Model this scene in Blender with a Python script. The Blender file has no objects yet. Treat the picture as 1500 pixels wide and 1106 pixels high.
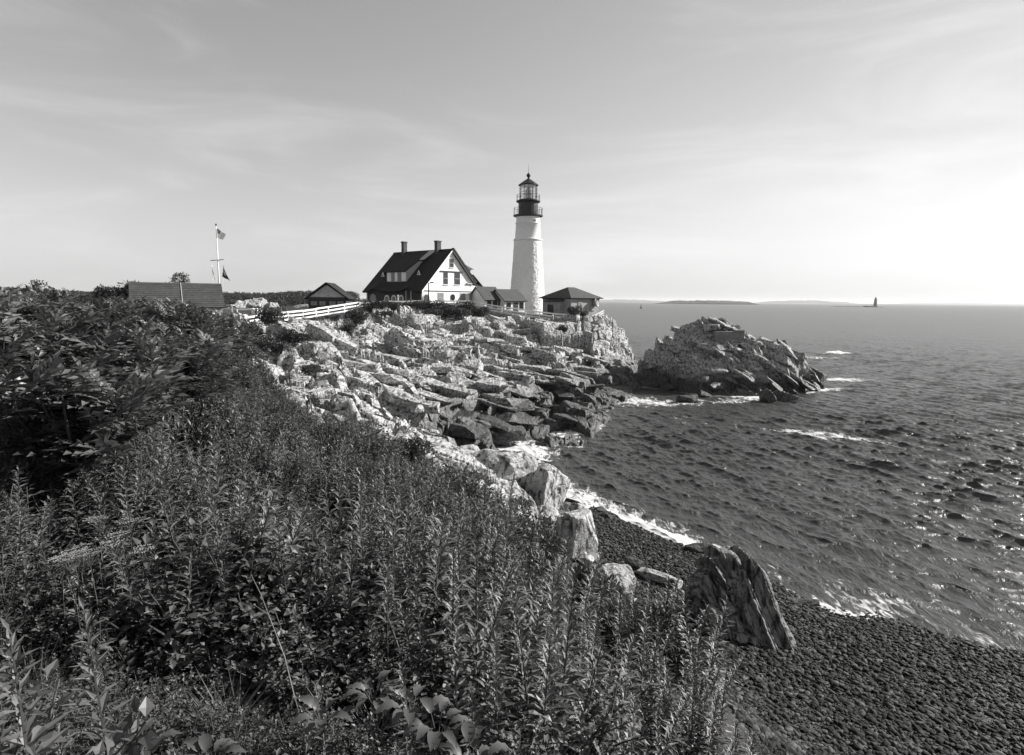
import bpy, bmesh, math, random
import numpy as np
from mathutils import Vector, Matrix, Euler

random.seed(7)
R = math.radians
scene = bpy.context.scene
col = scene.collection

# ------------------------------------------------------------------ camera, sky, sun, exposure
CAM_Z, FPX = 10.0, 900.0
PITCH, ROLL = R(7.16), R(0.46)
cam_data = bpy.data.cameras.new('camera')
cam_data.sensor_width = 36.0
cam_data.lens = 36.0 * FPX / 1500.0
cam_data.clip_start = 0.05
cam_data.clip_end = 60000
cam = bpy.data.objects.new('camera', cam_data)
col.objects.link(cam)
CAMROT = Matrix.Rotation(math.pi / 2 - PITCH, 4, 'X') @ Matrix.Rotation(ROLL, 4, 'Z')
cam.matrix_world = Matrix.Translation((0, 0, CAM_Z)) @ CAMROT
scene.camera = cam

SUN_EL = R(29)
SUN_H = Vector((0.945, 0.326, 0)).normalized()
SUN_DIR = (SUN_H * math.cos(SUN_EL) + Vector((0, 0, math.sin(SUN_EL)))).normalized()   # towards the sun
sun_data = bpy.data.lights.new('sun', 'SUN')
sun_data.energy = 5.0
sun_data.angle = R(0.5)
sun_data.color = (1.0, 0.985, 0.965)
sun = bpy.data.objects.new('sun', sun_data)
sun.rotation_euler = SUN_DIR.to_track_quat('Z', 'Y').to_euler()
sun.location = (60, 20, 80)
col.objects.link(sun)

world = bpy.data.worlds.new('World')
scene.world = world
world.use_nodes = True
wt = world.node_tree
wn, wl = wt.nodes, wt.links
wn.clear()
sky = wn.new('ShaderNodeTexSky')
sky.sky_type = 'NISHITA'
sky.sun_disc = False
sky.sun_elevation = SUN_EL
sky.sun_rotation = math.atan2(SUN_H.x, SUN_H.y)
sky.altitude = 0
sky.air_density = 3.2
sky.dust_density = 0.0
sky.ozone_density = 1.0
# black-and-white film behind an orange filter: mostly the red record of the sky
sep = wn.new('ShaderNodeSeparateColor')
wl.new(sky.outputs[0], sep.inputs[0])
m1 = wn.new('ShaderNodeMath'); m1.operation = 'MULTIPLY'; m1.inputs[1].default_value = 0.75
m2 = wn.new('ShaderNodeMath'); m2.operation = 'MULTIPLY_ADD'; m2.inputs[1].default_value = 0.25
wl.new(sep.outputs[0], m1.inputs[0])
wl.new(sep.outputs[1], m2.inputs[0]); wl.new(m1.outputs[0], m2.inputs[2])
# thin high cloud streaks
tc = wn.new('ShaderNodeTexCoord')
mp = wn.new('ShaderNodeMapping'); mp.inputs['Scale'].default_value = (1.1, 1.6, 6.5); mp.inputs['Rotation'].default_value = (0.0, R(12), R(20))
nz = wn.new('ShaderNodeTexNoise'); nz.inputs['Scale'].default_value = 1.6; nz.inputs['Detail'].default_value = 7; nz.inputs['Roughness'].default_value = 0.58; nz.inputs['Distortion'].default_value = 0.6
wl.new(tc.outputs['Generated'], mp.inputs[0]); wl.new(mp.outputs[0], nz.inputs[0])
rmp = wn.new('ShaderNodeMapRange'); rmp.inputs[1].default_value = 0.42; rmp.inputs[2].default_value = 0.75; rmp.inputs[3].default_value = 0.0; rmp.inputs[4].default_value = 1.0
rmp.interpolation_type = 'SMOOTHSTEP'
wl.new(nz.outputs[0], rmp.inputs[0])
cl = wn.new('ShaderNodeMath'); cl.operation = 'MULTIPLY_ADD'; cl.inputs[1].default_value = 1.3
wl.new(rmp.outputs[0], cl.inputs[0]); wl.new(m2.outputs[0], cl.inputs[2])
bg = wn.new('ShaderNodeBackground'); bg.inputs['Strength'].default_value = 0.055
wl.new(cl.outputs[0], bg.inputs[0])
wo = wn.new('ShaderNodeOutputWorld'); wl.new(bg.outputs[0], wo.inputs[0])

vs = scene.view_settings
vs.view_transform = 'Standard'; vs.look = 'None'; vs.gamma = 1.0; vs.exposure = 0.9
vs.use_curve_mapping = False
scene.cycles.max_bounces = 5
scene.cycles.diffuse_bounces = 2
scene.cycles.glossy_bounces = 2
scene.cycles.transparent_max_bounces = 8
scene.cycles.volume_bounces = 0

# ------------------------------------------------------------------ helpers: picture ray -> point of the place
def P(px, py, Y):
    d = CAMROT.to_3x3() @ Vector(((px - 750) / FPX, (553 - py) / FPX, -1))
    d *= Y / d.y
    return Vector((d.x, d.y, d.z + CAM_Z))

def G(px, py, z=0.0):
    d = CAMROT.to_3x3() @ Vector(((px - 750) / FPX, (553 - py) / FPX, -1))
    d *= (z - CAM_Z) / d.z
    return Vector((d.x, d.y, d.z + CAM_Z))

# ------------------------------------------------------------------ numpy noise
def _h(ix, iy, iz, seed):
    n = (ix.astype(np.int64) * 374761393 + iy.astype(np.int64) * 668265263 + iz * 2147483647 + seed * 1274126177) & 0xFFFFFFFF
    n = ((n ^ (n >> 13)) * 1274126177) & 0xFFFFFFFF
    n = ((n ^ (n >> 16)) * 2246822519) & 0xFFFFFFFF
    n = n ^ (n >> 15)
    return (n & 0xFFFFFF) / float(0x1000000)

def vn2(x, y, seed=0):
    x = np.asarray(x, float); y = np.asarray(y, float)
    ix, iy = np.floor(x), np.floor(y)
    fx, fy = x - ix, y - iy
    u, v = fx * fx * (3 - 2 * fx), fy * fy * (3 - 2 * fy)
    a = _h(ix, iy, 0, seed); b = _h(ix + 1, iy, 0, seed); c = _h(ix, iy + 1, 0, seed); d = _h(ix + 1, iy + 1, 0, seed)
    return (a * (1 - u) + b * u) * (1 - v) + (c * (1 - u) + d * u) * v

def fbm(x, y, seed=0, octv=5, gain=0.5):
    s, a, t = 0, 1, 0
    for i in range(octv):
        s = s + a * (vn2(x * 2 ** i, y * 2 ** i, seed + i * 17) - 0.5); t += a; a *= gain
    return s / t * 2

def vn3(p, seed=0):
    i = np.floor(p); f = p - i
    w = f * f * (3 - 2 * f)
    r = 0
    for dx in (0, 1):
        for dy in (0, 1):
            for dz in (0, 1):
                hh = _h(i[:, 0] + dx, i[:, 1] + dy, (i[:, 2] + dz).astype(np.int64), seed)
                r = r + hh * (w[:, 0] if dx else 1 - w[:, 0]) * (w[:, 1] if dy else 1 - w[:, 1]) * (w[:, 2] if dz else 1 - w[:, 2])
    return r

def fbm3(p, seed=0, octv=4, gain=0.5):
    s, a, t = 0, 1, 0
    for i in range(octv):
        s = s + a * (vn3(p * 2 ** i, seed + i * 13) - 0.5); t += a; a *= gain
    return s / t * 2

def voro(x, y, seed=0):
    """nearest jittered cell: three random numbers of the cell, offset from its centre, gap to the second nearest"""
    ix, iy = np.floor(x), np.floor(y)
    d1 = np.full(x.shape, 9.0); d2 = np.full(x.shape, 9.0)
    bx = np.zeros(x.shape); by = np.zeros(x.shape); ox = np.zeros(x.shape); oy = np.zeros(x.shape)
    for dx in (-1, 0, 1):
        for dy in (-1, 0, 1):
            cx, cy = ix + dx, iy + dy
            qx = cx + 0.1 + 0.8 * _h(cx, cy, 1, seed); qy = cy + 0.1 + 0.8 * _h(cx, cy, 2, seed)
            d = np.hypot(x - qx, y - qy)
            new = d < d1
            d2 = np.where(new, d1, np.minimum(d2, d))
            bx = np.where(new, cx, bx); by = np.where(new, cy, by)
            ox = np.where(new, x - qx, ox); oy = np.where(new, y - qy, oy)
            d1 = np.where(new, d, d1)
    return _h(bx, by, 3, seed), _h(bx, by, 4, seed), _h(bx, by, 5, seed), ox, oy, d2 - d1

def sstep(a, b, x):
    t = np.clip((x - a) / (b - a), 0, 1)
    return t * t * (3 - 2 * t)

def inpoly(x, y, poly):
    r = np.zeros(x.shape, bool)
    n = len(poly)
    for i in range(n):
        x0, y0 = poly[i][0], poly[i][1]; x1, y1 = poly[(i + 1) % n][0], poly[(i + 1) % n][1]
        if y0 == y1: continue
        c = ((y0 > y) != (y1 > y)) & (x < (x1 - x0) * (y - y0) / (y1 - y0) + x0)
        r ^= c
    return r

# ------------------------------------------------------------------ materials (all greys: the photograph is black and white)
def nodes_of(name):
    m = bpy.data.materials.new(name); m.use_nodes = True
    nt = m.node_tree; nt.nodes.clear()
    out = nt.nodes.new('ShaderNodeOutputMaterial')
    b = nt.nodes.new('ShaderNodeBsdfPrincipled')
    nt.links.new(b.outputs[0], out.inputs[0])
    return m, nt, b, out

def g(v): return (v, v, v, 1)

def simple(name, v, rough=0.7, scale=3.0, var=0.25, bump=0.0, bscale=None, metallic=0.0, stretch=None, spec=0.3):
    m, nt, b, out = nodes_of(name)
    n, l = nt.nodes, nt.links
    t = n.new('ShaderNodeTexCoord')
    mpn = n.new('ShaderNodeMapping')
    if stretch: mpn.inputs['Scale'].default_value = stretch
    l.new(t.outputs['Object'], mpn.inputs[0])
    nn = n.new('ShaderNodeTexNoise'); nn.inputs['Scale'].default_value = scale; nn.inputs['Detail'].default_value = 6; nn.inputs['Roughness'].default_value = 0.65
    l.new(mpn.outputs[0], nn.inputs[0])
    mr = n.new('ShaderNodeMapRange'); mr.inputs[1].default_value = 0.3; mr.inputs[2].default_value = 0.7
    mr.inputs[3].default_value = v * (1 - var); mr.inputs[4].default_value = v * (1 + var)
    l.new(nn.outputs[0], mr.inputs[0]); l.new(mr.outputs[0], b.inputs['Base Color'])
    b.inputs['Roughness'].default_value = rough; b.inputs['Metallic'].default_value = metallic
    b.inputs['Specular IOR Level'].default_value = spec
    if bump:
        n2 = n.new('ShaderNodeTexNoise'); n2.inputs['Scale'].default_value = bscale or scale * 4; n2.inputs['Detail'].default_value = 5
        l.new(mpn.outputs[0], n2.inputs[0])
        bp = n.new('ShaderNodeBump'); bp.inputs['Strength'].default_value = bump; bp.inputs['Distance'].default_value = 0.05
        l.new(n2.outputs[0], bp.inputs['Height']); l.new(bp.outputs[0], b.inputs['Normal'])
    return m

def math_node(nt, op, a=None, b=None, c=None, clamp=False):
    n = nt.nodes.new('ShaderNodeMath'); n.operation = op; n.use_clamp = clamp
    for i, v in enumerate((a, b, c)):
        if v is None: continue
        if isinstance(v, (int, float)): n.inputs[i].default_value = v
        else: nt.links.new(v, n.inputs[i])
    return n.outputs[0]

def noise_node(nt, vec, scale, detail=5, rough=0.6, dist=0.0):
    n = nt.nodes.new('ShaderNodeTexNoise'); n.inputs['Scale'].default_value = scale; n.inputs['Detail'].default_value = detail
    n.inputs['Roughness'].default_value = rough; n.inputs['Distortion'].default_value = dist
    if vec is not None: nt.links.new(vec, n.inputs['Vector'])
    return n.outputs[0]

def maprange(nt, v, a, b, c=0.0, d=1.0, smooth=True):
    n = nt.nodes.new('ShaderNodeMapRange'); n.interpolation_type = 'SMOOTHSTEP' if smooth else 'LINEAR'
    n.inputs[1].default_value = a; n.inputs[2].default_value = b; n.inputs[3].default_value = c; n.inputs[4].default_value = d
    nt.links.new(v, n.inputs[0]); return n.outputs[0]

def mixf(nt, f, a, b):
    n = nt.nodes.new('ShaderNodeMix'); n.data_type = 'FLOAT'
    for i, v in ((0, f), (2, a), (3, b)):
        if isinstance(v, (int, float)): n.inputs[i].default_value = v
        else: nt.links.new(v, n.inputs[i])
    return n.outputs[0]

def attr(nt, name):
    n = nt.nodes.new('ShaderNodeAttribute'); n.attribute_name = name
    return n.outputs['Fac']

def rock_material(name, base, wet_to=1.5, soil=False, strata=(0.0, 0.0, 0.0), sscale=(0.6, 0.12, 2.2), crack=(0.04, 0.25)):
    m, nt, b, out = nodes_of(name)
    n, l = nt.nodes, nt.links
    geo = n.new('ShaderNodeNewGeometry')
    pos = geo.outputs['Position']
    mpn = n.new('ShaderNodeMapping'); mpn.inputs['Rotation'].default_value = strata; mpn.inputs['Scale'].default_value = sscale
    l.new(pos, mpn.inputs[0])
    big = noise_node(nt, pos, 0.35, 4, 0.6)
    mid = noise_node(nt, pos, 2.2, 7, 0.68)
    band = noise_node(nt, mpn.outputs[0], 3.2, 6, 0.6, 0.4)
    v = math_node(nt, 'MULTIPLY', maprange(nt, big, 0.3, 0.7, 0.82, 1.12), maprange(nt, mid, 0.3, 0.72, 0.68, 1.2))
    v = math_node(nt, 'MULTIPLY', v, maprange(nt, band, 0.38, 0.52, 0.2, 1.1))  # strata bands, deepened in colour to stand in for crevice shadows
    # thin dark cracks, crevice shade put into their colour
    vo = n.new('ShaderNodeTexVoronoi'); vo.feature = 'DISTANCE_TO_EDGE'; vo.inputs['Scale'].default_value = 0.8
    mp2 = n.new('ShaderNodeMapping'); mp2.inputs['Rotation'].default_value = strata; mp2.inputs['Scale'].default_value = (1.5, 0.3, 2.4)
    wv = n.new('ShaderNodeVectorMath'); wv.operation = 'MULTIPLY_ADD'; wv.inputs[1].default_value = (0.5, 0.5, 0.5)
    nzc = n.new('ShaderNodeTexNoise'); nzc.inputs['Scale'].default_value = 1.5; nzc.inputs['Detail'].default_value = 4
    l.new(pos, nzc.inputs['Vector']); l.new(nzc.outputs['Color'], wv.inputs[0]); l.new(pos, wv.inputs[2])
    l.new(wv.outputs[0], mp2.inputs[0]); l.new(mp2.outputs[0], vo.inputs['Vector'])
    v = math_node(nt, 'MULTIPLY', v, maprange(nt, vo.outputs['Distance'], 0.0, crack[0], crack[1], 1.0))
    v = math_node(nt, 'MULTIPLY', v, base)
    rough = 0.85
    if wet_to:
        sx = n.new('ShaderNodeSeparateXYZ'); l.new(pos, sx.inputs[0])
        wob = math_node(nt, 'MULTIPLY_ADD', big, -2.6, sx.outputs[2])
        wob = math_node(nt, 'MULTIPLY_ADD', mid, -1.4, wob)
        wet = maprange(nt, wob, wet_to - 2.9, wet_to - 1.1, 1.0, 0.0)
        v = math_node(nt, 'MULTIPLY', v, mixf(nt, wet, 1.0, 0.2))
        rough = mixf(nt, wet, 0.85, 0.38)
    if soil:
        sa = attr(nt, 'soil')
        sn = maprange(nt, noise_node(nt, pos, 5.0, 6, 0.7), 0.3, 0.7, 0.012, 0.045)
        v = mixf(nt, sa, v, sn)
        ba = attr(nt, 'beach')
        pn = n.new('ShaderNodeTexVoronoi'); pn.inputs['Scale'].default_value = 9.0; l.new(pos, pn.inputs['Vector'])
        sp = n.new('ShaderNodeSeparateColor'); l.new(pn.outputs['Color'], sp.inputs[0])
        v = mixf(nt, ba, v, maprange(nt, sp.outputs[0], 0, 1, 0.012, 0.05))
    l.new(v, b.inputs['Base Color'])
    if isinstance(rough, float): b.inputs['Roughness'].default_value = rough
    else: l.new(rough, b.inputs['Roughness'])
    b.inputs['Specular IOR Level'].default_value = 0.35
    hgt = math_node(nt, 'MULTIPLY_ADD', band, 0.6, math_node(nt, 'MULTIPLY', mid, 1.0))
    fine = noise_node(nt, pos, 14.0, 4, 0.6)
    hgt = math_node(nt, 'MULTIPLY_ADD', fine, 0.18, hgt)
    bp = n.new('ShaderNodeBump'); bp.inputs['Strength'].default_value = 0.9; bp.inputs['Distance'].default_value = 0.22
    l.new(hgt, bp.inputs['Height']); l.new(bp.outputs[0], b.inputs['Normal'])
    return m

def leaf_material(name, lo, hi, trans=0.35, rough=0.45):
    m, nt, b, out = nodes_of(name)
    n, l = nt.nodes, nt.links
    geo = n.new('ShaderNodeNewGeometry')
    oi = n.new('ShaderNodeObjectInfo')
    nn = noise_node(nt, geo.outputs['Position'], 0.9, 3, 0.6)
    r = math_node(nt, 'MULTIPLY_ADD', geo.outputs['Random Per Island'], 0.5, math_node(nt, 'MULTIPLY_ADD', nn, 1.5, -0.45))
    r = math_node(nt, 'MULTIPLY_ADD', oi.outputs['Random'], 0.2, math_node(nt, 'ADD', r, -0.15))
    v = maprange(nt, r, 0.0, 1.0, lo, hi, smooth=False)
    l.new(v, b.inputs['Base Color'])
    b.inputs['Roughness'].default_value = rough
    b.inputs['Specular IOR Level'].default_value = 0.45
    tr = n.new('ShaderNodeBsdfTranslucent'); l.new(v, tr.inputs[0])
    mx = n.new('ShaderNodeMixShader'); mx.inputs[0].default_value = trans
    l.new(b.outputs[0], mx.inputs[1]); l.new(tr.outputs[0], mx.inputs[2]); l.new(mx.outputs[0], out.inputs[0])
    return m

M = {}
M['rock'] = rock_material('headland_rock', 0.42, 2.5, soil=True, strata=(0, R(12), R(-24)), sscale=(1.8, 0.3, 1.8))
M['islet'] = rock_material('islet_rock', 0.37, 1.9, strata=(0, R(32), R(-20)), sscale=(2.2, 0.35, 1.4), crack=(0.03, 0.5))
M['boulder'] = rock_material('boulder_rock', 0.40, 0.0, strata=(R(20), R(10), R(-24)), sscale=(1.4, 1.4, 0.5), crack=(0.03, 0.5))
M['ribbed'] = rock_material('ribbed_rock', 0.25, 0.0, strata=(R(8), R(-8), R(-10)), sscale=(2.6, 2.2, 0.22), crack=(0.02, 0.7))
M['wet_rock'] = rock_material('wet_rock', 0.07, 0.0)
M['pebble'] = None
M['white'] = simple('white_paint', 0.76, 0.6, 2.0, 0.07, 0.15, 14)
M['tower_white'] = simple('whitewashed_rubble', 0.66, 0.75, 1.2, 0.05, 0.0)
M['tower_brick'] = simple('whitewashed_brick', 0.66, 0.7, 1.5, 0.05, 0.1, 20)
M['black'] = simple('black_paint', 0.022, 0.45, 4, 0.3)
M['glass'] = simple('dark_window_glass', 0.03, 0.08, 3, 0.2, spec=0.6)
M['pale_glass'] = simple('pale_window_blind', 0.22, 0.3, 3, 0.2)
M['dark_wall'] = simple('dark_and_shaded_wall', 0.045, 0.85, 6, 0.4, 0.4, 20, stretch=(1, 1, 6))
M['roof_red'] = simple('house_roof_shingle', 0.013, 0.8, 3, 0.35, 0.5, 18)
M['lit_shingle'] = simple('sunlit_dormer_shingle', 0.36, 0.85, 6, 0.25, 0.3, 20)  # lighter copy of the roof shingle, sunlight on the dormer painted in
M['brick'] = None
M['chimney'] = simple('chimney_brick', 0.06, 0.85, 8, 0.35, 0.3, 30)
M['wood_grey'] = simple('weathered_timber', 0.4, 0.8, 5, 0.25, 0.2)
M['iron'] = simple('painted_iron', 0.03, 0.5, 6, 0.3)
M['concrete'] = simple('old_concrete', 0.17, 0.9, 2, 0.3, 0.5, 9)
M['stem'] = simple('plant_stem', 0.07, 0.7, 8, 0.3)
M['dry'] = simple('dry_stem', 0.16, 0.8, 8, 0.3)
M['bark'] = simple('bark', 0.05, 0.9, 6, 0.4, 0.5)
M['goldenrod'] = leaf_material('goldenrod_leaf', 0.008, 0.21, 0.22, 0.5)
M['sumac'] = leaf_material('sumac_leaf', 0.010, 0.16, 0.18, 0.42)
M['shrub'] = leaf_material('shrub_leaf', 0.012, 0.10, 0.15)
M['rose'] = leaf_material('rose_leaf', 0.008, 0.15, 0.18, 0.5)
M['grass'] = leaf_material('grass_blade', 0.05, 0.20, 0.35, 0.6)
M['broad'] = leaf_material('broad_leaf', 0.05, 0.11, 0.25, 0.5)
M['yarrow'] = leaf_material('flower_head', 0.14, 0.3, 0.2, 0.8)
M['tree'] = leaf_material('tree_leaf', 0.02, 0.075, 0.25)

def brick_material(name, v, mortar, scale, rot=None):
    m, nt, b, out = nodes_of(name)
    n, l = nt.nodes, nt.links
    t = n.new('ShaderNodeTexCoord')
    sx = n.new('ShaderNodeSeparateXYZ'); l.new(t.outputs['Object'], sx.inputs[0])
    cx = n.new('ShaderNodeCombineXYZ')
    l.new(math_node(nt, 'ADD', sx.outputs[0], sx.outputs[1]), cx.inputs[0]); l.new(sx.outputs[2], cx.inputs[1])
    br = n.new('ShaderNodeTexBrick'); br.inputs['Scale'].default_value = scale
    br.inputs['Color1'].default_value = g(v * 0.8); br.inputs['Color2'].default_value = g(v * 1.2); br.inputs['Mortar'].default_value = g(mortar)
    br.inputs['Mortar Size'].default_value = 0.012
    l.new(cx.outputs[0], br.inputs['Vector'])
    nn = noise_node(nt, t.outputs['Object'], 1.2, 5, 0.65)
    mx = n.new('ShaderNodeMix'); mx.data_type = 'RGBA'; mx.blend_type = 'MULTIPLY'; mx.inputs[0].default_value = 1.0
    l.new(br.outputs[0], mx.inputs[6])
    cc = n.new('ShaderNodeCombineColor'); q = maprange(nt, nn, 0.3, 0.7, 0.75, 1.15)
    for i in range(3): l.new(q, cc.inputs[i])
    l.new(cc.outputs[0], mx.inputs[7]); l.new(mx.outputs[2], b.inputs['Base Color'])
    b.inputs['Roughness'].default_value = 0.85
    return m
M['brick'] = brick_material('red_brick_wall', 0.28, 0.3, 4.0)
M['shed_roof'] = brick_material('asphalt_shingle_roof', 0.06, 0.035, 2.2)
M['grey_roof'] = brick_material('slate_grey_roof', 0.05, 0.03, 3.0)
M['clapboard'] = brick_material('grey_clapboard', 0.42, 0.3, 2.0)
M['granite'] = brick_material('granite_blocks', 0.12, 0.08, 0.5)

def pebble_material():
    m, nt, b, out = nodes_of('beach_pebble')
    oi = nt.nodes.new('ShaderNodeObjectInfo'); geo = nt.nodes.new('ShaderNodeNewGeometry')
    nn = noise_node(nt, geo.outputs['Position'], 3.0, 4, 0.7)
    r = math_node(nt, 'MULTIPLY', math_node(nt, 'POWER', oi.outputs['Random'], 4.0), 0.09)
    v = math_node(nt, 'MULTIPLY_ADD', nn, 0.014, r)
    nt.links.new(v, b.inputs['Base Color'])
    b.inputs['Roughness'].default_value = 0.8; b.inputs['Specular IOR Level'].default_value = 0.2
    return m
M['pebble'] = pebble_material()

# ------------------------------------------------------------------ object helpers
def tag(o, label=None, cat=None, group=None, kind=None):
    if label: o['label'] = label
    if cat: o['category'] = cat
    if group: o['group'] = group
    if kind: o['kind'] = kind
    return o

def link(o, parent=None):
    col.objects.link(o)
    if parent is not None: o.parent = parent
    return o

def empty(name, loc, rz=0.0):
    o = bpy.data.objects.new(name, None); o.empty_display_size = 0.3
    o.location = loc; o.rotation_euler = (0, 0, rz)
    return link(o)

def mesh_np(name, V, F, mat, smooth=False):
    me = bpy.data.meshes.new(name)
    V = np.asarray(V, dtype=np.float32)
    if isinstance(F, np.ndarray):
        k = F.shape[1]
        me.vertices.add(len(V)); me.vertices.foreach_set('co', V.ravel())
        me.loops.add(F.size); me.loops.foreach_set('vertex_index', F.astype(np.int32).ravel())
        me.polygons.add(len(F)); me.polygons.foreach_set('loop_start', np.arange(0, F.size, k, dtype=np.int32))
        me.update(calc_edges=True)
    else:
        me.from_pydata([tuple(map(float, v)) for v in V], [], F)
    me.polygons.foreach_set('use_smooth', np.full(len(me.polygons), smooth))
    if mat: me.materials.append(mat)
    return me

class MB:
    """collects shapes for one mesh object"""
    def __init__(s): s.v = []; s.f = []
    def add(s, v, f):
        k = len(s.v); s.v += [tuple(p) for p in v]; s.f += [tuple(i + k for i in q) for q in f]; return s
    def box(s, x0, x1, y0, y1, z0, z1):
        v = [(x, y, z) for x in (x0, x1) for y in (y0, y1) for z in (z0, z1)]
        return s.add(v, [(0, 1, 3, 2), (4, 6, 7, 5), (0, 4, 5, 1), (2, 3, 7, 6), (0, 2, 6, 4), (1, 5, 7, 3)])
    def prism(s, poly, axis, a, b):
        """polygon in a plane extruded along axis from a to b; poly gives the two other coordinates in x,y,z order"""
        def put(p, t):
            return {'x': (t, p[0], p[1]), 'y': (p[0], t, p[1]), 'z': (p[0], p[1], t)}[axis]
        n = len(poly)
        v = [put(p, a) for p in poly] + [put(p, b) for p in poly]
        f = [tuple(range(n)), tuple(range(2 * n - 1, n - 1, -1))] + [(i, i + n, (i + 1) % n + n, (i + 1) % n) for i in range(n)]
        return s.add(v, f)
    def slab(s, quad, th):
        """quad of four points thickened downwards along its normal"""
        q = [Vector(p) for p in quad]
        nrm = (q[1] - q[0]).cross(q[-1] - q[0]).normalized() * th
        n = len(q)
        v = [tuple(p) for p in q] + [tuple(p - nrm) for p in q]
        f = [tuple(range(n)), tuple(range(2 * n - 1, n - 1, -1))] + [(i, i + n, (i + 1) % n + n, (i + 1) % n) for i in range(n)]
        return s.add(v, f)
    def lathe(s, prof, n=24, cap=True, ph=0.0):
        k = len(prof)
        v = [(r * math.cos(ph + 2 * math.pi * j / n), r * math.sin(ph + 2 * math.pi * j / n), z) for r, z in prof for j in range(n)]
        f = [(i * n + j, i * n + (j + 1) % n, (i + 1) * n + (j + 1) % n, (i + 1) * n + j) for i in range(k - 1) for j in range(n)]
        if cap: f += [tuple(range(n - 1, -1, -1)), tuple((k - 1) * n + j for j in range(n))]
        return s.add(v, f)
    def tube(s, pts, rad, n=6):
        pts = [Vector(p) for p in pts]
        rad = rad if isinstance(rad, (list, tuple)) else [rad] * len(pts)
        v = []; f = []
        for i, p in enumerate(pts):
            d = (pts[min(i + 1, len(pts) - 1)] - pts[max(i - 1, 0)]).normalized()
            a = d.orthogonal().normalized(); b = d.cross(a)
            v += [tuple(p + (a * math.cos(2 * math.pi * j / n) + b * math.sin(2 * math.pi * j / n)) * rad[i]) for j in range(n)]
        for i in range(len(pts) - 1):
            f += [(i * n + j, i * n + (j + 1) % n, (i + 1) * n + (j + 1) % n, (i + 1) * n + j) for j in range(n)]
        f += [tuple(range(n - 1, -1, -1)), tuple((len(pts) - 1) * n + j for j in range(n))]
        return s.add(v, f)
    def mesh(s, name, mat, smooth=False):
        me = mesh_np(name, s.v, s.f, mat, smooth)
        bm = bmesh.new(); bm.from_mesh(me); bmesh.ops.recalc_face_normals(bm, faces=bm.faces); bm.to_mesh(me); bm.free()
        return me
    def build(s, name, mat, parent=None, smooth=False):
        return link(bpy.data.objects.new(name, s.mesh(name, mat, smooth)), parent)

def box(name, mat, parent, x0, x1, y0, y1, z0, z1):
    return MB().box(x0, x1, y0, y1, z0, z1).build(name, mat, parent)

UNIT = {}
def unit_box(mat):
    if mat.name not in UNIT:
        UNIT[mat.name] = MB().box(-.5, .5, -.5, .5, -.5, .5).mesh('bar', mat)
    return UNIT[mat.name]

def bar(name, mat, parent, a, b, w, h):
    """a rail from a to b as a scaled shared box"""
    a, b = Vector(a), Vector(b)
    o = bpy.data.objects.new(name, unit_box(mat)); link(o, parent)
    d = b - a
    o.location = (a + b) / 2; o.rotation_euler = d.to_track_quat('X', 'Z').to_euler(); o.scale = (d.length, w, h)
    return o

# ------------------------------------------------------------------ the lie of the land (control points -> height)
CP = []
def cp(*v): CP.append(Vector(v))
def cpp(px, py, Y, drop=0.0):
    p = P(px, py, Y); CP.append(Vector((p.x, p.y, p.z - drop)))
def cpg(px, py, z): CP.append(G(px, py, z))
# waterline of the cliff and the beach
WL = [(924, 566), (906, 589), (884, 593), (878, 611), (869, 629), (847, 652), (801, 656), (760, 658), (742, 655), (704, 670), (745, 676), (806, 676), (816, 704), (806, 735), (872, 744), (890, 752), (930, 772), (1000, 799), (1040, 814), (1130, 850), (1190, 885), (1260, 903), (1340, 922), (1420, 940), (1520, 962), (1640, 990)]
for p in WL: cpg(p[0], p[1], 0.0)
for p in [(960, 580), (930, 615), (912, 640), (880, 680), (850, 690), (840, 730), (910, 735), (970, 765), (1060, 800), (1160, 840), (1240, 870), (1340, 890), (1450, 910), (1600, 935)]: cpg(p[0], p[1], -1.6)
for p in [(1000, 650), (950, 700), (1100, 740), (1300, 800), (1500, 850), (1100, 620), (960, 520)]: cpg(p[0], p[1], -3.2)
for a in [(948, 500, 88), (942, 530, 80), (940, 470, 97), (930, 465, 106)]:
    q = P(*a); cp(q.x, q.y, -2.4)
cp(45, 40, -4); cp(30, 95, -4); cp(28, 120, -4); cp(60, 15, -3); cp(20, 140, -4); cp(60, 100, -5)
# crown of the cliff
for a in [(885, 464, 93), (912, 482, 88), (922, 520, 80), (840, 472, 93), (800, 470, 94), (740, 462, 94), (700, 455, 93), (620, 450, 90), (560, 452, 86), (520, 458, 81), (470, 466, 74), (420, 474, 66)]: cpp(*a)
# stepped slope
for a in [(560, 500, 68), (480, 520, 55), (640, 520, 66), (720, 520, 68), (800, 520, 72), (870, 520, 79), (560, 560, 48), (640, 570, 50), (720, 570, 52), (800, 570, 56), (850, 565, 64), (885, 565, 70), (600, 610, 40), (680, 630, 40), (760, 620, 46), (830, 610, 51), (640, 650, 35), (330, 530, 32), (400, 595, 29), (400, 500, 46), (350, 470, 60), (300, 462, 64), (340, 466, 72), (450, 560, 35), (520, 610, 30), (600, 680, 23), (680, 700, 23), (720, 715, 24), (750, 750, 20)]: cpp(*a)
# pebble beach and the foot of the bank
for a in [(850, 822, .8), (820, 850, 1.0), (900, 800, .55), (1000, 850, .6), (900, 870, 1.2), (1040, 990, 1.0), (1200, 960, .45), (1320, 990, .5), (1400, 1000, .45), (1500, 1080, .6), (1250, 1060, .9), (1150, 1090, 1.2), (1620, 1050, .3)]: cpg(*a)
cp(6.5, 5, 1.6); cp(9, 2, 1.5); cp(12, -2, 1.5); cp(20, 4, .8); cp(30, 8, .3)
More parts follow.
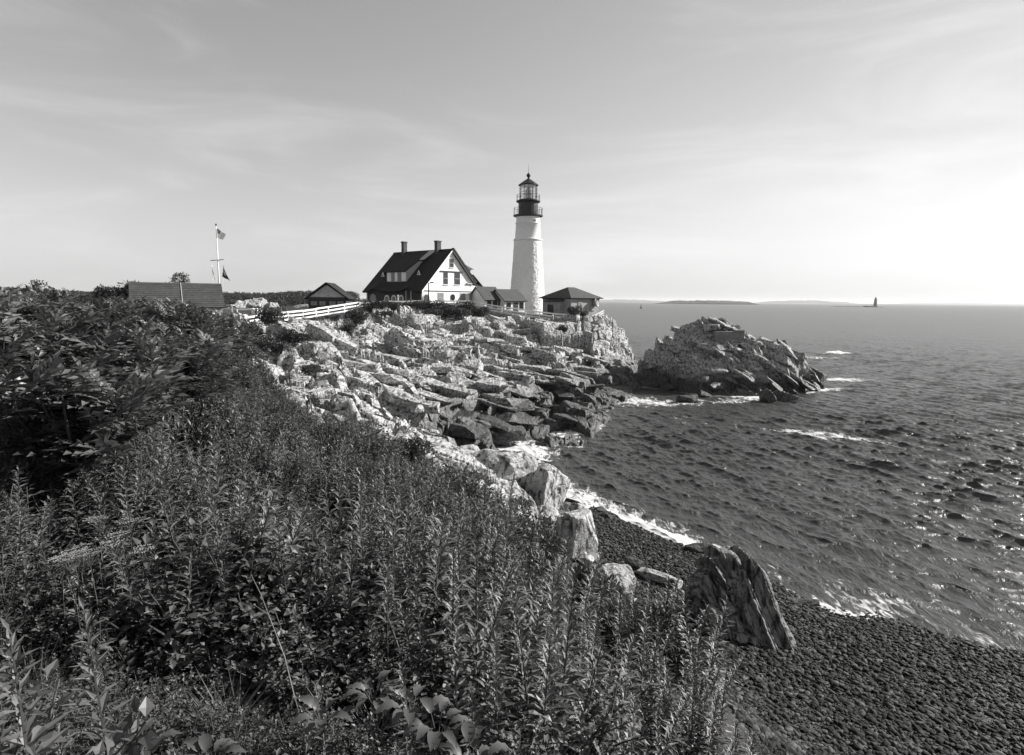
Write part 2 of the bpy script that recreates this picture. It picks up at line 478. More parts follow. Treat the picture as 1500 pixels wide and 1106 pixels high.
# vegetated bank (tops of the plants less their height)
for a in [(450, 590, 20, .7), (560, 640, 17, .7), (660, 690, 14.5, .7), (735, 745, 12.5, .7), (830, 830, 10.5, .7), (950, 885, 9, .7), (1030, 930, 7.6, .7), (1050, 1106, 5.2, .7),
          (300, 700, 10, .8), (600, 800, 7, .8), (200, 850, 5.5, .8), (800, 950, 6, .8), (500, 1000, 4, .75), (750, 1100, 3, .75), (100, 1100, 3, .75), (300, 600, 16, .8), (150, 620, 10, .8), (450, 700, 11, .8), (650, 900, 5.6, .8)]: cpp(*a)
cp(0, 0, 7.9); cp(2.2, 1, 6.6); cp(-4, 0, 8.2); cp(-12, 0, 8.6); cp(0, -8, 8.6); cp(-15, 8, 8.3); cp(6, -6, 7.0)
# the shrubby rise at the left and the ground behind it
for a in [(100, 430, 14, 2.0), (0, 425, 18, 1.9), (170, 428, 20, 1.8), (250, 440, 28, 1.8), (320, 452, 36, 1.7), (-150, 430, 25, 1.5), (215, 450, 68, 0), (100, 450, 80, 0), (-100, 450, 90, 0), (-300, 450, 60, 0)]: cpp(*a)
for a in [(330, 457, 80), (420, 458, 84), (480, 455, 86), (540, 449, 97), (617, 449, 95), (560, 445, 112), (690, 450, 104), (750, 460, 106), (800, 463, 108), (850, 466, 102), (885, 464, 104)]: cpp(*a)
cp(9, 132, -2); cp(2, 122, 6.3); cp(-15, 135, 5); cp(-40, 140, 6); cp(-80, 140, 7); cp(-120, 120, 8)
CPA = np.array([tuple(p) for p in CP])
_d = np.hypot(CPA[:, None, 0] - CPA[None, :, 0], CPA[:, None, 1] - CPA[None, :, 1])
_n = len(CPA)
_A = np.zeros((_n + 3, _n + 3)); _A[:_n, :_n] = _d + np.eye(_n) * -0.35
_A[:_n, _n] = 1; _A[:_n, _n + 1:] = CPA[:, :2]; _A[_n, :_n] = 1; _A[_n + 1:, :_n] = CPA[:, :2].T
_W = np.linalg.solve(_A, np.concatenate([CPA[:, 2], np.zeros(3)]))

def base_h(x, y):
    h = _W[_n] + _W[_n + 1] * x + _W[_n + 2] * y
    for i in range(_n):
        h = h + _W[i] * np.hypot(x - CPA[i, 0], y - CPA[i, 1])
    return h

def px_poly(pts): return [tuple(P(*p)[:2]) for p in pts]
BANK = px_poly([(330, 560, 26), (450, 588, 20.5), (560, 640, 17.3), (660, 690, 14.8), (735, 745, 12.8), (830, 830, 10.8), (950, 885, 9.2), (1035, 930, 7.8), (1055, 1106, 5.3)]) + [(3.2, 2.5), (2.6, -3), (-30, -3)] + px_poly([(-350, 500, 40), (-100, 440, 75), (60, 440, 75), (215, 445, 76), (335, 462, 68), (380, 480, 50), (350, 515, 38), (300, 540, 30)])
TOPSOIL = px_poly([(330, 470, 66), (400, 474, 66), (470, 466, 73), (520, 470, 78), (560, 468, 82), (620, 462, 86), (700, 468, 88), (760, 480, 89), (860, 478, 90), (885, 466, 93), (885, 460, 110), (560, 440, 130), (200, 440, 140), (-100, 440, 140), (0, 450, 60)])
BEACHZ = [tuple(G(*p)[:2]) for p in [(835, 800, .6), (868, 738, 0), (930, 735, 0), (1000, 755, 0), (1130, 800, 0), (1260, 840, 0), (1420, 870, 0), (1640, 900, 0), (1700, 1200, .3)]] + [(10, 1), (2.9, 2.2), (3.0, 5.0), (3.2, 8), (4, 10.5), (3.2, 13)]

def soft_poly(x, y, poly, w, seed):
    n1 = fbm(x / (w * 2.5), y / (w * 2.5), seed, 4) * w * 1.4
    n2 = fbm(x / (w * 2.5) + 40, y / (w * 2.5), seed + 5, 4) * w * 1.4
    return inpoly(x + n1, y + n2, poly).astype(float)

def blocks(s, t, spec, seed):
    """jointed rock: cells of their own height and tilt; lift raises a few of them well above the rest"""
    h = 0
    for k, (size, asp, amp, tilt, crack, lift) in enumerate(spec):
        a, b, c, ox, oy, gap = voro(s / size, t / (size * asp), seed + k * 31)
        h = h + amp * (a * 2 - 1) + lift * np.clip((a - .62) / .38, 0, 1) + tilt * ((b - .5) * 2 * ox + (c - .62) * 2 * oy) - crack * np.clip(1 - gap / 0.07, 0, 1)
    return h

def land(x, y, full=False):
    x = np.asarray(x, float); y = np.asarray(y, float)
    h = base_h(x, y)
    bank = inpoly(x, y, BANK).astype(float)
    top = soft_poly(x, y, TOPSOIL, 1.2, 91)
    beach = inpoly(x, y, BEACHZ).astype(float)
    soil = np.maximum(np.maximum(bank, top), (1 - sstep(14, 17, y)) * (1 - beach) * (h > .5))
    rock = (1 - soil) * (1 - beach)
    wx = x + fbm(x / 3, y / 3, 3, 4) * 0.7; wy = y + fbm(x / 3 + 9, y / 3, 8, 4) * 0.7
    ca, sa = math.cos(R(-24)), math.sin(R(-24))
    s = ca * wx + sa * wy; t = -sa * wx + ca * wy
    amp = sstep(-3.5, 1.0, h) * (0.6 + 0.4 * sstep(20, 40, y))
    # ledges: broad treads and short risers that break up and shift along the slope
    st = 1.15 + 0.0 * x
    ca2, cb2, cc2, ox2, oy2, gap2 = voro(s / 7.0, t / 9.0, 733)
    q = (h + fbm(x / 6, y / 6, 55, 4) * 0.7 + ca2 * 0.9 + 0.05 * s) / st
    fl = np.floor(q); fr = q - fl
    terr = (fl + sstep(0.80, 1.0, fr) - q) * st + 0.3
    big = blocks(s, t, [(7.5, 1.15, 0.12, 0.75, .7, 1.35), (2.9, 1.3, 0.08, 0.42, .4, .75)], 200)
    small = blocks(s, t, [(1.05, 1.7, 0.03, 0.16, .12, .2)], 260)
    sw = (0.25 * s + 0.97 * t) / 1.7 + fbm(x / 4, y / 4, 66, 3) * 1.5
    saw = 0.5 - (sw % 1.0)
    rgh = sstep(-0.35, 0.35, fbm(x / 9, y / 9, 141, 3))
    d = big + small * (0.35 + 0.9 * rgh) + saw * 0.30 * (0.2 + .9 * rgh) + fbm(x / 0.9, y / 0.9, 12, 4) * 0.05 + terr * 0.85
    hh = h + rock * amp * d + soil * fbm(x / 2, y / 2, 31, 4) * 0.15 + beach * fbm(x / 1.5, y / 1.5, 33, 4) * 0.08
    if full: return hh, soil, beach, rock
    return hh

def H(x, y): return float(land(np.array([x]), np.array([y]))[0])

def spaced(segs):
    out = []
    for a, b, n, geo in segs:
        out.append(np.geomspace(a, b, n, endpoint=False) if geo else np.linspace(a, b, n, endpoint=False))
    return np.concatenate(out + [np.array([segs[-1][1]])])

def polar_grid(az, rr):
    A, B = np.meshgrid(np.radians(az), rr)
    x = (np.sin(A) * B); y = (np.cos(A) * B)
    nr, na = A.shape
    idx = np.arange(nr * na).reshape(nr, na)
    F = np.stack([idx[:-1, :-1], idx[:-1, 1:], idx[1:, 1:], idx[1:, :-1]], -1).reshape(-1, 4)[:, ::-1]
    return x.ravel(), y.ravel(), F

def add_attr(me, name, arr):
    a = me.attributes.new(name, 'FLOAT', 'POINT'); a.data.foreach_set('value', np.asarray(arr, np.float32))

az = spaced([(-62, -26, 90, False), (-26, 12.5, 640, False), (12.5, 55, 110, False)])
rr = spaced([(1.2, 20, 120, True), (20, 96, 640, True), (96, 175, 60, True)])
gx, gy, gF = polar_grid(az, rr)
gz, soil_a, beach_a, rock_a = land(gx, gy, True)
keep = (gz[gF] > -2.2).any(axis=1)
gF = gF[keep]
used, inv = np.unique(gF.ravel(), return_inverse=True)
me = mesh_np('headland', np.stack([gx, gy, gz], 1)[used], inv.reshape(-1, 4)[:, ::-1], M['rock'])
add_attr(me, 'soil', soil_a[used]); add_attr(me, 'beach', beach_a[used])
headland = tag(link(bpy.data.objects.new('headland', me)), kind='structure')

# ------------------------------------------------------------------ rock islet
ISC = P(1065, 500, 72)
def islet_h(x, y):
    # ridge line with a flank falling to the camera and a long slab falling to the right
    h = np.full(np.shape(x), -3.0)
    pts = [(932, 545, 74, 1.6), (952, 520, 74, 3.2), (985, 492, 73, 4.6), (1003, 476, 73, 5.2), (1040, 471, 73, 5.6), (1075, 477, 73, 5.2), (1105, 494, 73, 5.0), (1140, 511, 73, 4.2), (1170, 529, 73, 3.4), (1200, 547, 73, 2.0)]
    w = 0; s = 0
    q = [P(a, b, c) for a, b, c, r in pts]
    xs = np.array([p.x for p in q]); zs = np.array([p.z for p in q]); ys = np.array([p.y for p in q])
    wd = np.array([p[3] for p in pts])
    zr = np.interp(x, xs, zs, left=-3, right=-3); yr = np.interp(x, xs, ys); wr = np.interp(x, xs, wd)
    edge = np.minimum(sstep(xs[0] - 1.6, xs[0] + .6, x), 1 - sstep(xs[-1] - .2, xs[-1] + 1.6, x))
    zr = -3 + (zr + 3) * edge
    front = np.interp(x, [xs[0], xs[2], xs[3], xs[5], xs[7], xs[9]], [3.0, 6.0, 8.6, 9.4, 7.5, 3.5])
    d = yr - y
    tf = np.clip(d / front, 0, 1.6); tb = np.clip(-d / (wr * 1.6), 0, 1.6)
    prof = np.where(d > 0, 1 - np.where(tf < 0.4, tf * 0.7, 0.28 + (tf - .4) * 1.1), 1 - tb ** 1.4)
    h = np.where(zr > -3, -2.5 + (zr + 2.5) * np.clip(prof, -0.4, 1.1), -3)
    return h
def islet_full(x, y):
    h = islet_h(x, y)
    wx = x + fbm(x / 2.5, y / 2.5, 303, 4) * 0.6; wy = y + fbm(x / 2.5 + 7, y / 2.5, 308, 4) * 0.6
    ca, sa = math.cos(R(-20)), math.sin(R(-20))
    s = ca * wx + sa * wy; t = -sa * wx + ca * wy
    d = blocks(s, t, [(3.8, 1.3, 0.15, 0.9, .5, .7), (1.4, 1.5, 0.08, 0.4, .3, .5), (0.55, 1.6, 0.03, 0.12, .08, .1)], 420)
    # steep slabs dipping to the right, their broken edges to the camera
    n_ = (0.62 * wx + 0.78 * wy) / 2.1 + fbm(x / 5, y / 5, 366, 3) * 0.7
    right = sstep(ISC.x - 4, ISC.x + 3, x)
    saw = (0.5 - (n_ % 1.0)) * (0.15 + 0.55 * right) * (.4 + 1.1 * vn2(x / 3, y / 3, 388))
    st = 1.5
    q = (h + 0.12 * s + fbm(x / 4, y / 4, 355, 3) * 0.8) / st
    fl = np.floor(q); fr = q - fl
    terr = (fl + sstep(0.75, 1.0, fr) - q) * st + 0.35
    d = d + saw + fbm(x / 0.5, y / 0.5, 312, 4) * 0.08 + terr * (1.15 - .75 * right) + fbm(x / 3.2, y / 3.2, 377, 4) * (.8 - .4 * right)
    return h + d * sstep(-2.9, -0.5, h)
ix = np.arange(11.5, 45.5, 0.1); iy = np.arange(62, 86, 0.12)
IX, IY = np.meshgrid(ix, iy)
nr, na = IX.shape
idx = np.arange(nr * na).reshape(nr, na)
iF = np.stack([idx[:-1, :-1], idx[:-1, 1:], idx[1:, 1:], idx[1:, :-1]], -1).reshape(-1, 4)
IZ = islet_full(IX.ravel(), IY.ravel())
keep = (IZ[iF] > -1.6).any(axis=1); iF = iF[keep]
used, inv = np.unique(iF.ravel(), return_inverse=True)
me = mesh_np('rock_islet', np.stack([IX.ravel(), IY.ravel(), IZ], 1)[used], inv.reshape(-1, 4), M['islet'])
islet = tag(link(bpy.data.objects.new('rock_islet', me)), 'large craggy rock islet in the sea beyond the cliff point', 'islet')

# ------------------------------------------------------------------ sea
s_az = spaced([(-60, -7, 60, False), (-7, 46, 620, False), (46, 75, 40, False)])
s_rr = np.concatenate([spaced([(8, 15, 30, True), (15, 60, 430, True)])[:-1], 1.0 / np.linspace(1 / 60.0, 1 / 2500.0, 330), np.geomspace(2600, 16000, 25)])
sx, sy, sF = polar_grid(s_az, s_rr)
SR = np.hypot(sx, sy)
row = np.maximum(np.gradient(s_rr), 0)[:, None] * np.ones((1, len(s_az)))
row = np.maximum(row.ravel(), SR * np.radians(53 / 620))
rng = np.random.default_rng(5)
sz = np.zeros_like(sx); chx = np.zeros_like(sx); chy = np.zeros_like(sx)
for k in range(64):
    lam = 0.36 * (2.8 / 0.36) ** rng.random()
    th = math.atan2(.67, .74) + rng.normal(0, 0.42)
    kx, ky = math.cos(th) * 2 * math.pi / lam, math.sin(th) * 2 * math.pi / lam
    a = 0.0082 * lam ** 0.65 * (0.6 + 0.8 * rng.random())
    ph = rng.random() * 6.283
    fade = 1 - sstep(lam * .5, lam * 1.6, row)
    arg = kx * sx + ky * sy + ph
    sz += a * fade * np.sin(arg)
    chx += a * fade * math.cos(th) * np.cos(arg) * 1.25; chy += a * fade * math.sin(th) * np.cos(arg) * 1.25
gust = 0.65 + 0.7 * vn2(sx / 16, sy / 22, 5)
sz *= gust
lb = base_h(sx, sy); ih = islet_h(sx, sy)
lb = np.where((SR < 120), lb, -5); lb = np.where(sx > 60, -5, lb)
calm = sstep(-3.0, -0.3, np.maximum(lb, ih))
sz *= 1 - 0.5 * calm
ins = islet_full(sx, sy) - ih
def patch(px, py, rx, ry, rot=0.0, s=1.0):
    c = G(px, py); ca, sa_ = math.cos(rot), math.sin(rot)
    u = (sx - c.x) * ca + (sy - c.y) * sa_; v = -(sx - c.x) * sa_ + (sy - c.y) * ca
    return s * np.exp(-((u / rx) ** 2 + (v / ry) ** 2))
foam = 0.75 * sstep(-1.1, -0.1, lb) * np.where(SR < 95, 1, 0) + 0.95 * sstep(-2.2, -0.7, ih)
foam *= 0.35 + 1.0 * vn2(sx / 3.5, sy / 3.5, 77)
for a in [(712, 668, 2.6, 1.6, 0.3, .9), (745, 660, 2.0, 1.2, 0, .6), (925, 772, 2.6, .8, -0.75, .75), (965, 788, 1.6, .6, -.7, .6), (935, 588, 3.0, 3.5, 0, .75), (950, 560, 2.0, 4.0, 0, .55), (1060, 572, 5, 1.6, -.1, .75), (1110, 570, 3, 1.2, 0, .6), (1200, 524, 5, 3, 0, .7), (1225, 518, 3.4, 2.0, .15, 1.3), (1235, 556, 5, 2.2, 0, .45),
          (1185, 634, 3.4, 1.1, -.35, .75), (1245, 643, 3.6, .9, -.3, .68), (1060, 588, 6, 1.5, 0, .62), (1120, 584, 4, 1.4, 0, .62), (1000, 592, 3, 1.4, 0, .45), (1200, 570, 4, 1.5, .2, .85), (1235, 556, 3, 2, 0, .6), (1005, 612, 1.1, .7, 0, .62), (1240, 545, 3, 1.5, 0, .4), (960, 540, 1.6, 4, 0, .3), (1330, 565, 3, 1.5, 0, .3), (1045, 622, 5, 1.2, -.3, .3), (820, 690, 1.2, .8, 0, .35), (848, 654, .7, .4, 0, .7), (1170, 884, 1.5, .5, -.5, .35)]:
    foam += patch(*a)
sz += patch(1225, 518, 3.2, 1.6, .15, .5) * (0.5 + .9 * vn2(sx / .7, sy / .7, 9))
keepv = ~((lb > 1.2) | (ih > 1.6)) | (SR > 125)
keep = keepv[sF].any(axis=1) & ~((lb[sF] > 1.2).all(axis=1) & (SR[sF] < 120).all(axis=1))
sF = sF[keep]
used, inv = np.unique(sF.ravel(), return_inverse=True)
def sea_material():
    m, nt, b, out = nodes_of('sea_water')
    n, l = nt.nodes, nt.links
    geo = n.new('ShaderNodeNewGeometry'); pos = geo.outputs['Position']
    mpn = n.new('ShaderNodeMapping'); mpn.inputs['Rotation'].default_value = (0, 0, R(-42)); mpn.inputs['Scale'].default_value = (1.0, 0.32, 1.0)
    l.new(pos, mpn.inputs[0])
    f = attr(nt, 'foam')
    n1 = noise_node(nt, mpn.outputs[0], 3.2, 7, 0.7, 1.2)
    n2 = noise_node(nt, pos, 0.8, 5, 0.6, 0.5)
    lace = math_node(nt, 'ADD', math_node(nt, 'MULTIPLY', n1, 1.5), math_node(nt, 'MULTIPLY_ADD', n2, 0.9, -0.7))
    lace = math_node(nt, 'SUBTRACT', math_node(nt, 'MULTIPLY_ADD', f, 0.62, lace), 0.80)
    fm = maprange(nt, lace, 0.0, 0.25, 0.0, 1.0)
    b.inputs['Base Color'].default_value = g(0.045)
    b.inputs['Roughness'].default_value = 0.3
    b.inputs['IOR'].default_value = 1.33
    hs = noise_node(nt, mpn.outputs[0], 2.2, 6, 0.66, 0.3)
    hb = noise_node(nt, mpn.outputs[0], 0.16, 5, 0.6, 0.2)
    hh = math_node(nt, 'MULTIPLY_ADD', hb, 1.6, math_node(nt, 'MULTIPLY', hs, 0.5))
    bp = n.new('ShaderNodeBump'); bp.inputs['Strength'].default_value = 0.75; bp.inputs['Distance'].default_value = 0.5
    l.new(hh, bp.inputs['Height']); l.new(bp.outputs[0], b.inputs['Normal'])
    df = n.new('ShaderNodeBsdfDiffuse'); df.inputs[0].default_value = g(0.62)
    mx = n.new('ShaderNodeMixShader'); l.new(fm, mx.inputs[0]); l.new(b.outputs[0], mx.inputs[1]); l.new(df.outputs[0], mx.inputs[2])
    l.new(mx.outputs[0], out.inputs[0])
    return m
M['sea'] = sea_material()
me = mesh_np('sea', np.stack([sx + chx * gust, sy + chy * gust, sz], 1)[used], inv.reshape(-1, 4)[:, ::-1], M['sea'], smooth=True)
add_attr(me, 'foam', foam[used])
sea = tag(link(bpy.data.objects.new('sea', me)), kind='structure')
# ------------------------------------------------------------------ lighthouse
tb = P(772, 463, 117)
lh = tag(empty('lighthouse', (tb.x, tb.y, tb.z - 0.6)), 'tall white conical lighthouse tower with black lantern room', 'lighthouse')
lh.scale = (1.093, 1.093, 1.058)
def rubble(name, prof, nr_, na_, rel, mat, cell):
    """a lathe whose face is rubble stone: each stone stands proud by its own amount"""
    zs = np.linspace(prof[0][1], prof[-1][1], nr_)
    rs = np.interp(zs, [p[1] for p in prof], [p[0] for p in prof])
    A = np.linspace(0, 2 * math.pi, na_, endpoint=False)
    ZZ, AA = np.meshgrid(zs, A, indexing='ij'); RR = np.repeat(rs[:, None], na_, 1)
    a, b, c, ox, oy, gap = voro((AA * 3.0 / cell).ravel(), (ZZ / cell * 1.5).ravel(), 71)
    off = (rel * (a - .4) + rel * .9 * np.clip(gap / .3, 0, 1) + rel * .5 * (b - .5) * ox * 2).reshape(RR.shape)
    off += rel * 0.6 * fbm(AA * 9, ZZ * 2.4, 15, 4)
    RR = RR + off
    V = np.stack([RR * np.cos(AA), RR * np.sin(AA), ZZ], -1).reshape(-1, 3)
    idx = np.arange(nr_ * na_).reshape(nr_, na_)
    F = np.stack([idx[:-1], np.roll(idx[:-1], -1, 1), np.roll(idx[1:], -1, 1), idx[1:]], -1).reshape(-1, 4)
    return mesh_np(name, V, F, mat, True)
link(bpy.data.objects.new('rubble_shaft', rubble('rubble_shaft', [(3.3, -0.6), (3.18, .6), (2.72, 7), (2.28, 13.9)], 150, 160, 0.055, M['tower_white'], 0.42)), lh)
up = MB().lathe([(2.42, 13.75), (2.45, 13.9), (2.45, 14.05), (2.22, 14.1), (2.2, 14.15), (2.05, 16.6), (2.16, 16.7), (2.16, 16.8), (2.04, 16.85), (2.0, 17.6), (2.15, 17.9)], 64).build('brick_shaft', M['tower_brick'], lh, True)
MB().lathe([(2.1, 17.8), (2.35, 17.9), (2.52, 18.0), (2.52, 18.16), (1.6, 18.17)], 32).build('lower_gallery', M['black'], lh)
MB().lathe([(1.68, 18.1), (1.66, 20.3), (1.72, 20.32)], 20).build('watch_room', M['black'], lh)
MB().lathe([(1.7, 20.25), (2.0, 20.4), (2.05, 20.5), (2.05, 20.62), (1.5, 20.64)], 32).build('upper_gallery', M['black'], lh)
def railing(name, rad, z0, hgt, n, bars):
    r = MB().lathe([(rad, z0 + hgt - .03), (rad + .03, z0 + hgt), (rad, z0 + hgt + .03), (rad - .03, z0 + hgt), (rad, z0 + hgt - .03)], 40, cap=False)
    rl = r.build(name, M['iron'], lh)
    for k in range(bars):
        zz = z0 + hgt * (k + 1) / (bars + 1)
        MB().lathe([(rad, zz - .012), (rad + .012, zz), (rad, zz + .012), (rad - .012, zz), (rad, zz - .012)], 40, cap=False).build('rail', M['iron'], rl)
    bal = MB().tube([(0, 0, z0), (0, 0, z0 + hgt)], 0.028, 5).mesh('baluster', M['iron'])
    for k in range(n):
        a = 2 * math.pi * k / n
        o = link(bpy.data.objects.new('baluster', bal), rl); o.location = (rad * math.cos(a), rad * math.sin(a), 0)
railing('lower_railing', 2.42, 18.16, 1.2, 18, 2)
railing('upper_railing', 1.95, 20.62, 0.95, 16, 1)
# lantern room: sixteen-sided frame, four rows of panes, lens inside
NS = 12; LR = 1.46; Z0, Z1 = 20.64, 23.25
lant = MB().lathe([(LR + .03, Z0), (LR + .03, Z0 + .22), (LR - .06, Z0 + .22)], NS).build('lantern_base', M['black'], lh)
gm, gnt, gb, gout = nodes_of('lantern_glass')
gtr = gnt.nodes.new('ShaderNodeBsdfTransparent'); gtr.inputs[0].default_value = g(0.82)
ggl = gnt.nodes.new('ShaderNodeBsdfGlossy'); ggl.inputs['Roughness'].default_value = 0.05; ggl.inputs[0].default_value = g(0.9)
gmx = gnt.nodes.new('ShaderNodeMixShader'); gmx.inputs[0].default_value = 0.22
gnt.links.new(gtr.outputs[0], gmx.inputs[1]); gnt.links.new(ggl.outputs[0], gmx.inputs[2]); gnt.links.new(gmx.outputs[0], gout.inputs[0])
M['lantern_glass'] = gm
for k in range(NS):
    a0, a1 = 2 * math.pi * k / NS, 2 * math.pi * (k + 1) / NS
    p0 = Vector((LR * math.cos(a0), LR * math.sin(a0), 0)); p1 = Vector((LR * math.cos(a1), LR * math.sin(a1), 0))
    bar('mullion', M['black'], lh, (p0.x, p0.y, Z0 + .2), (p0.x, p0.y, Z1), .07, .07)
    for r in range(4):
        za = Z0 + .22 + (Z1 - Z0 - .22) * r / 4; zb = Z0 + .22 + (Z1 - Z0 - .22) * (r + 1) / 4
        q = MB(); i0 = p0.lerp(p1, .03) * .995; i1 = p0.lerp(p1, .97) * .995
        q.add([(i0.x, i0.y, za + .02), (i1.x, i1.y, za + .02), (i1.x, i1.y, zb - .02), (i0.x, i0.y, zb - .02)], [(0, 1, 2, 3)])
        q.build('pane', M['lantern_glass'], lh)
        if r: bar('glazing_bar', M['black'], lh, (p0.x, p0.y, za), (p1.x, p1.y, za), .05, .045)
MB().lathe([(.2, Z0), (.45, Z0 + .5), (.52, Z0 + 1.1), (.5, Z0 + 1.7), (.3, Z0 + 2.1), (.12, Z0 + 2.4)], 16).build('lens', M['iron'], lh, True)
MB().lathe([(LR + .02, Z1 - .05), (LR + .26, Z1), (LR + .26, Z1 + .1), (1.0, Z1 + .62), (.35, Z1 + 1.05), (.22, Z1 + 1.15)], NS).build('lantern_roof', M['black'], lh)
MB().lathe([(.14, Z1 + 1.1), (.16, Z1 + 1.35), (.26, Z1 + 1.45), (.36, Z1 + 1.65), (.34, Z1 + 1.85), (.2, Z1 + 2.02), (.04, Z1 + 2.1)], 16).build('ventilator_ball', M['black'], lh, True)
MB().tube([(0, 0, Z1 + 2.05), (0, 0, Z1 + 3.6)], [.035, .012], 5).build('lightning_rod', M['iron'], lh)
def tower_opening(name, px, py, w, h, r_):
    p = P(px, py, 114.4); ang = math.asin(max(-1, min(1, (p.x - tb.x) / 1.093 / r_)))
    n_ = Vector((math.sin(ang), -math.cos(ang), 0)); z = (p.z - lh.location.z) / 1.058
    t_ = Vector((n_.y, -n_.x, 0)) * -1
    def pt(u, d, zz): q = n_ * (r_ + d) + t_ * u; return (q.x, q.y, zz)
    f = MB()
    v = [pt(u, d, zz) for u in (-w, w) for d in (-.35, .1) for zz in (z - h, z + h)]
    f.add(v, [(0, 1, 3, 2), (4, 6, 7, 5), (0, 4, 5, 1), (2, 3, 7, 6), (0, 2, 6, 4), (1, 5, 7, 3)])
    o = f.build(name, M['tower_brick'], lh)
    v = [pt(u, d, zz) for u in (-w * .72, w * .72) for d in (-.1, .115) for zz in (z - h * .82, z + h * .82)]
    MB().add(v, [(0, 1, 3, 2), (4, 6, 7, 5), (0, 4, 5, 1), (2, 3, 7, 6), (0, 2, 6, 4), (1, 5, 7, 3)]).build('pane', M['glass'], o)
tower_opening('window', 786.5, 404, .42, .72, 2.5)
tower_opening('port', 783.5, 322, .2, .2, 2.04)

# ------------------------------------------------------------------ keeper's house
hb = P(617, 449, 95)
house = tag(empty('keepers_house', (hb.x, hb.y, hb.z), R(50.2)), 'big house with steep black roof and bright white gable', 'house')
LEN, RX, RZ, EX, EZ = 14.0, 6.5, 9.05, -0.35, 2.3
# walls: white gable end, front wall coloured dark for the shade under its eave
gw = MB().prism([(0.25, -1), (13.2, -1), (13.2, 3.3), (11.4, 3.45), (11.35, 3.95), (6.5, 8.75), (0.25, 2.75)], 'y', 0.0, 0.25).build('gable_wall', M['white'], house)
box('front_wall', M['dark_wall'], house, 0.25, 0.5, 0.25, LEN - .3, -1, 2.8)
MB().prism([(0.25, -1), (11.4, -1), (11.4, 3.6), (6.5, 8.7), (0.25, 2.7)], 'y', LEN - .35, LEN - .1).build('rear_gable_wall', M['white'], house)
box('back_wall', M['white'], house, 12.95, 13.195, 0.25, LEN - .4, -1, 3.3)
# roof slopes, the front eave lifting in two eyebrow curves
roof = MB()
ny = 56
ev = []
for i in range(ny + 1):
    y = -0.35 + (LEN + .6) * i / ny
    br = 0.55 * math.exp(-((y - 3.0) / 1.1) ** 2) + 0.5 * math.exp(-((y - 11.3) / 1.2) ** 2)
    ev.append((y, br))
V = []
for y, br in ev:
    for k in range(6):
        t = k / 5
        x = EX + (RX - EX) * t; z = EZ + (RZ - EZ) * t + br * max(0, 1 - t * 3.2)
        V.append((x, y, z))
    for k in range(6):
        t = k / 5
        x = EX + (RX - EX) * t; z = EZ + (RZ - EZ) * t + br * max(0, 1 - t * 3.2)
        V.append((x + .16, y, z - .2))
F = []
for i in range(ny):
    a = i * 12; b = a + 12
    for k in range(5):
        F.append((a + k, a + k + 1, b + k + 1, b + k)); F.append((a + 6 + k, b + 6 + k, b + 7 + k, a + 7 + k))
    F.append((a, b, b + 6, a + 6))
for a in (0, ny * 12):
    for k in range(5): F.append((a + k, a + 6 + k, a + 7 + k, a + k + 1))
mroof = roof.add(V, F).build('front_roof_slope', M['roof_red'], house)
MB().slab([(RX, -.35, RZ), (11.75, -.35, RZ - 5.2), (11.75, LEN + .25, RZ - 5.2), (RX, LEN + .25, RZ)], -.2).build('back_roof_slope', M['roof_red'], house)
MB().slab([(11.3, .4, 4.0), (13.6, .4, 3.3), (13.6, LEN - .2, 3.3), (11.3, LEN - .2, 4.0)], -.12).build('lean_to_roof', M['grey_roof'], house)
bar('ridge_cap', M['roof_red'], house, (RX, -.36, RZ + .02), (RX, LEN + .26, RZ + .02), .3, .12)
# barge boards on the gable
bar('barge_board', M['white'], house, (EX + .25, -.38, EZ - .02), (RX, -.38, RZ - .14), .05, .22)
bar('barge_board', M['white'], house, (RX, -.38, RZ - .14), (11.6, -.38, RZ - 5.22), .05, .22)
# string course, window bands
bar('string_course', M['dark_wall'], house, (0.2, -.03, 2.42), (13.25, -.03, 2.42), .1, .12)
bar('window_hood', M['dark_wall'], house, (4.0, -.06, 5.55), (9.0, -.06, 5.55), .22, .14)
bar('bracket', M['wood_grey'], house, (9.9, -.14, 3.75), (11.6, -.14, 3.75), .3, .18)
def gwin(x0, x1, z0, z1, mat='glass', oval=False):
    f = MB()
    if oval:
        cx, cz = (x0 + x1) / 2, (z0 + z1) / 2
        el = [(cx + (x1 - x0) / 2 * math.cos(a), cz + (z1 - z0) / 2 * math.sin(a)) for a in np.linspace(0, 2 * math.pi, 20, endpoint=False)]
        o = f.prism([(cx + (p[0] - cx) * 1.2, cz + (p[1] - cz) * 1.15) for p in el], 'y', -.05, .1).build('oval_window', M['wood_grey'], house)
        MB().prism(el, 'y', -.07, .08).build('pane', M[mat], o); return
    f.box(x0 - .09, x1 + .09, -.05, .12, z0 - .09, z1 + .09)
    o = f.build('window', M['wood_grey'], house)
    box('pane', M[mat], o, x0, (x0 + x1) / 2 - .02, -.07, .08, z0, z1)
    box('pane', M[mat], o, (x0 + x1) / 2 + .02, x1, -.07, .08, z0, z1)
    bar('sash_bar', M['wood_grey'], o, (x0, -.08, (z0 + z1) / 2), (x1, -.08, (z0 + z1) / 2), .04, .06)
    box('sill', M['white'], o, x0 - .15, x1 + .15, -.14, .05, z0 - .17, z0 - .1)
gwin(3.55, 4.7, .75, 2.1, 'pale_glass'); gwin(8.5, 9.6, .7, 2.1, 'pale_glass'); gwin(10.7, 11.2, .8, 2.1, 'pale_glass')
gwin(6.25, 7.25, .95, 1.95, 'glass', True)
gwin(4.75, 5.65, 3.55, 5.35); gwin(7.2, 8.4, 3.55, 5.35); gwin(6.15, 6.95, 6.25, 7.55)
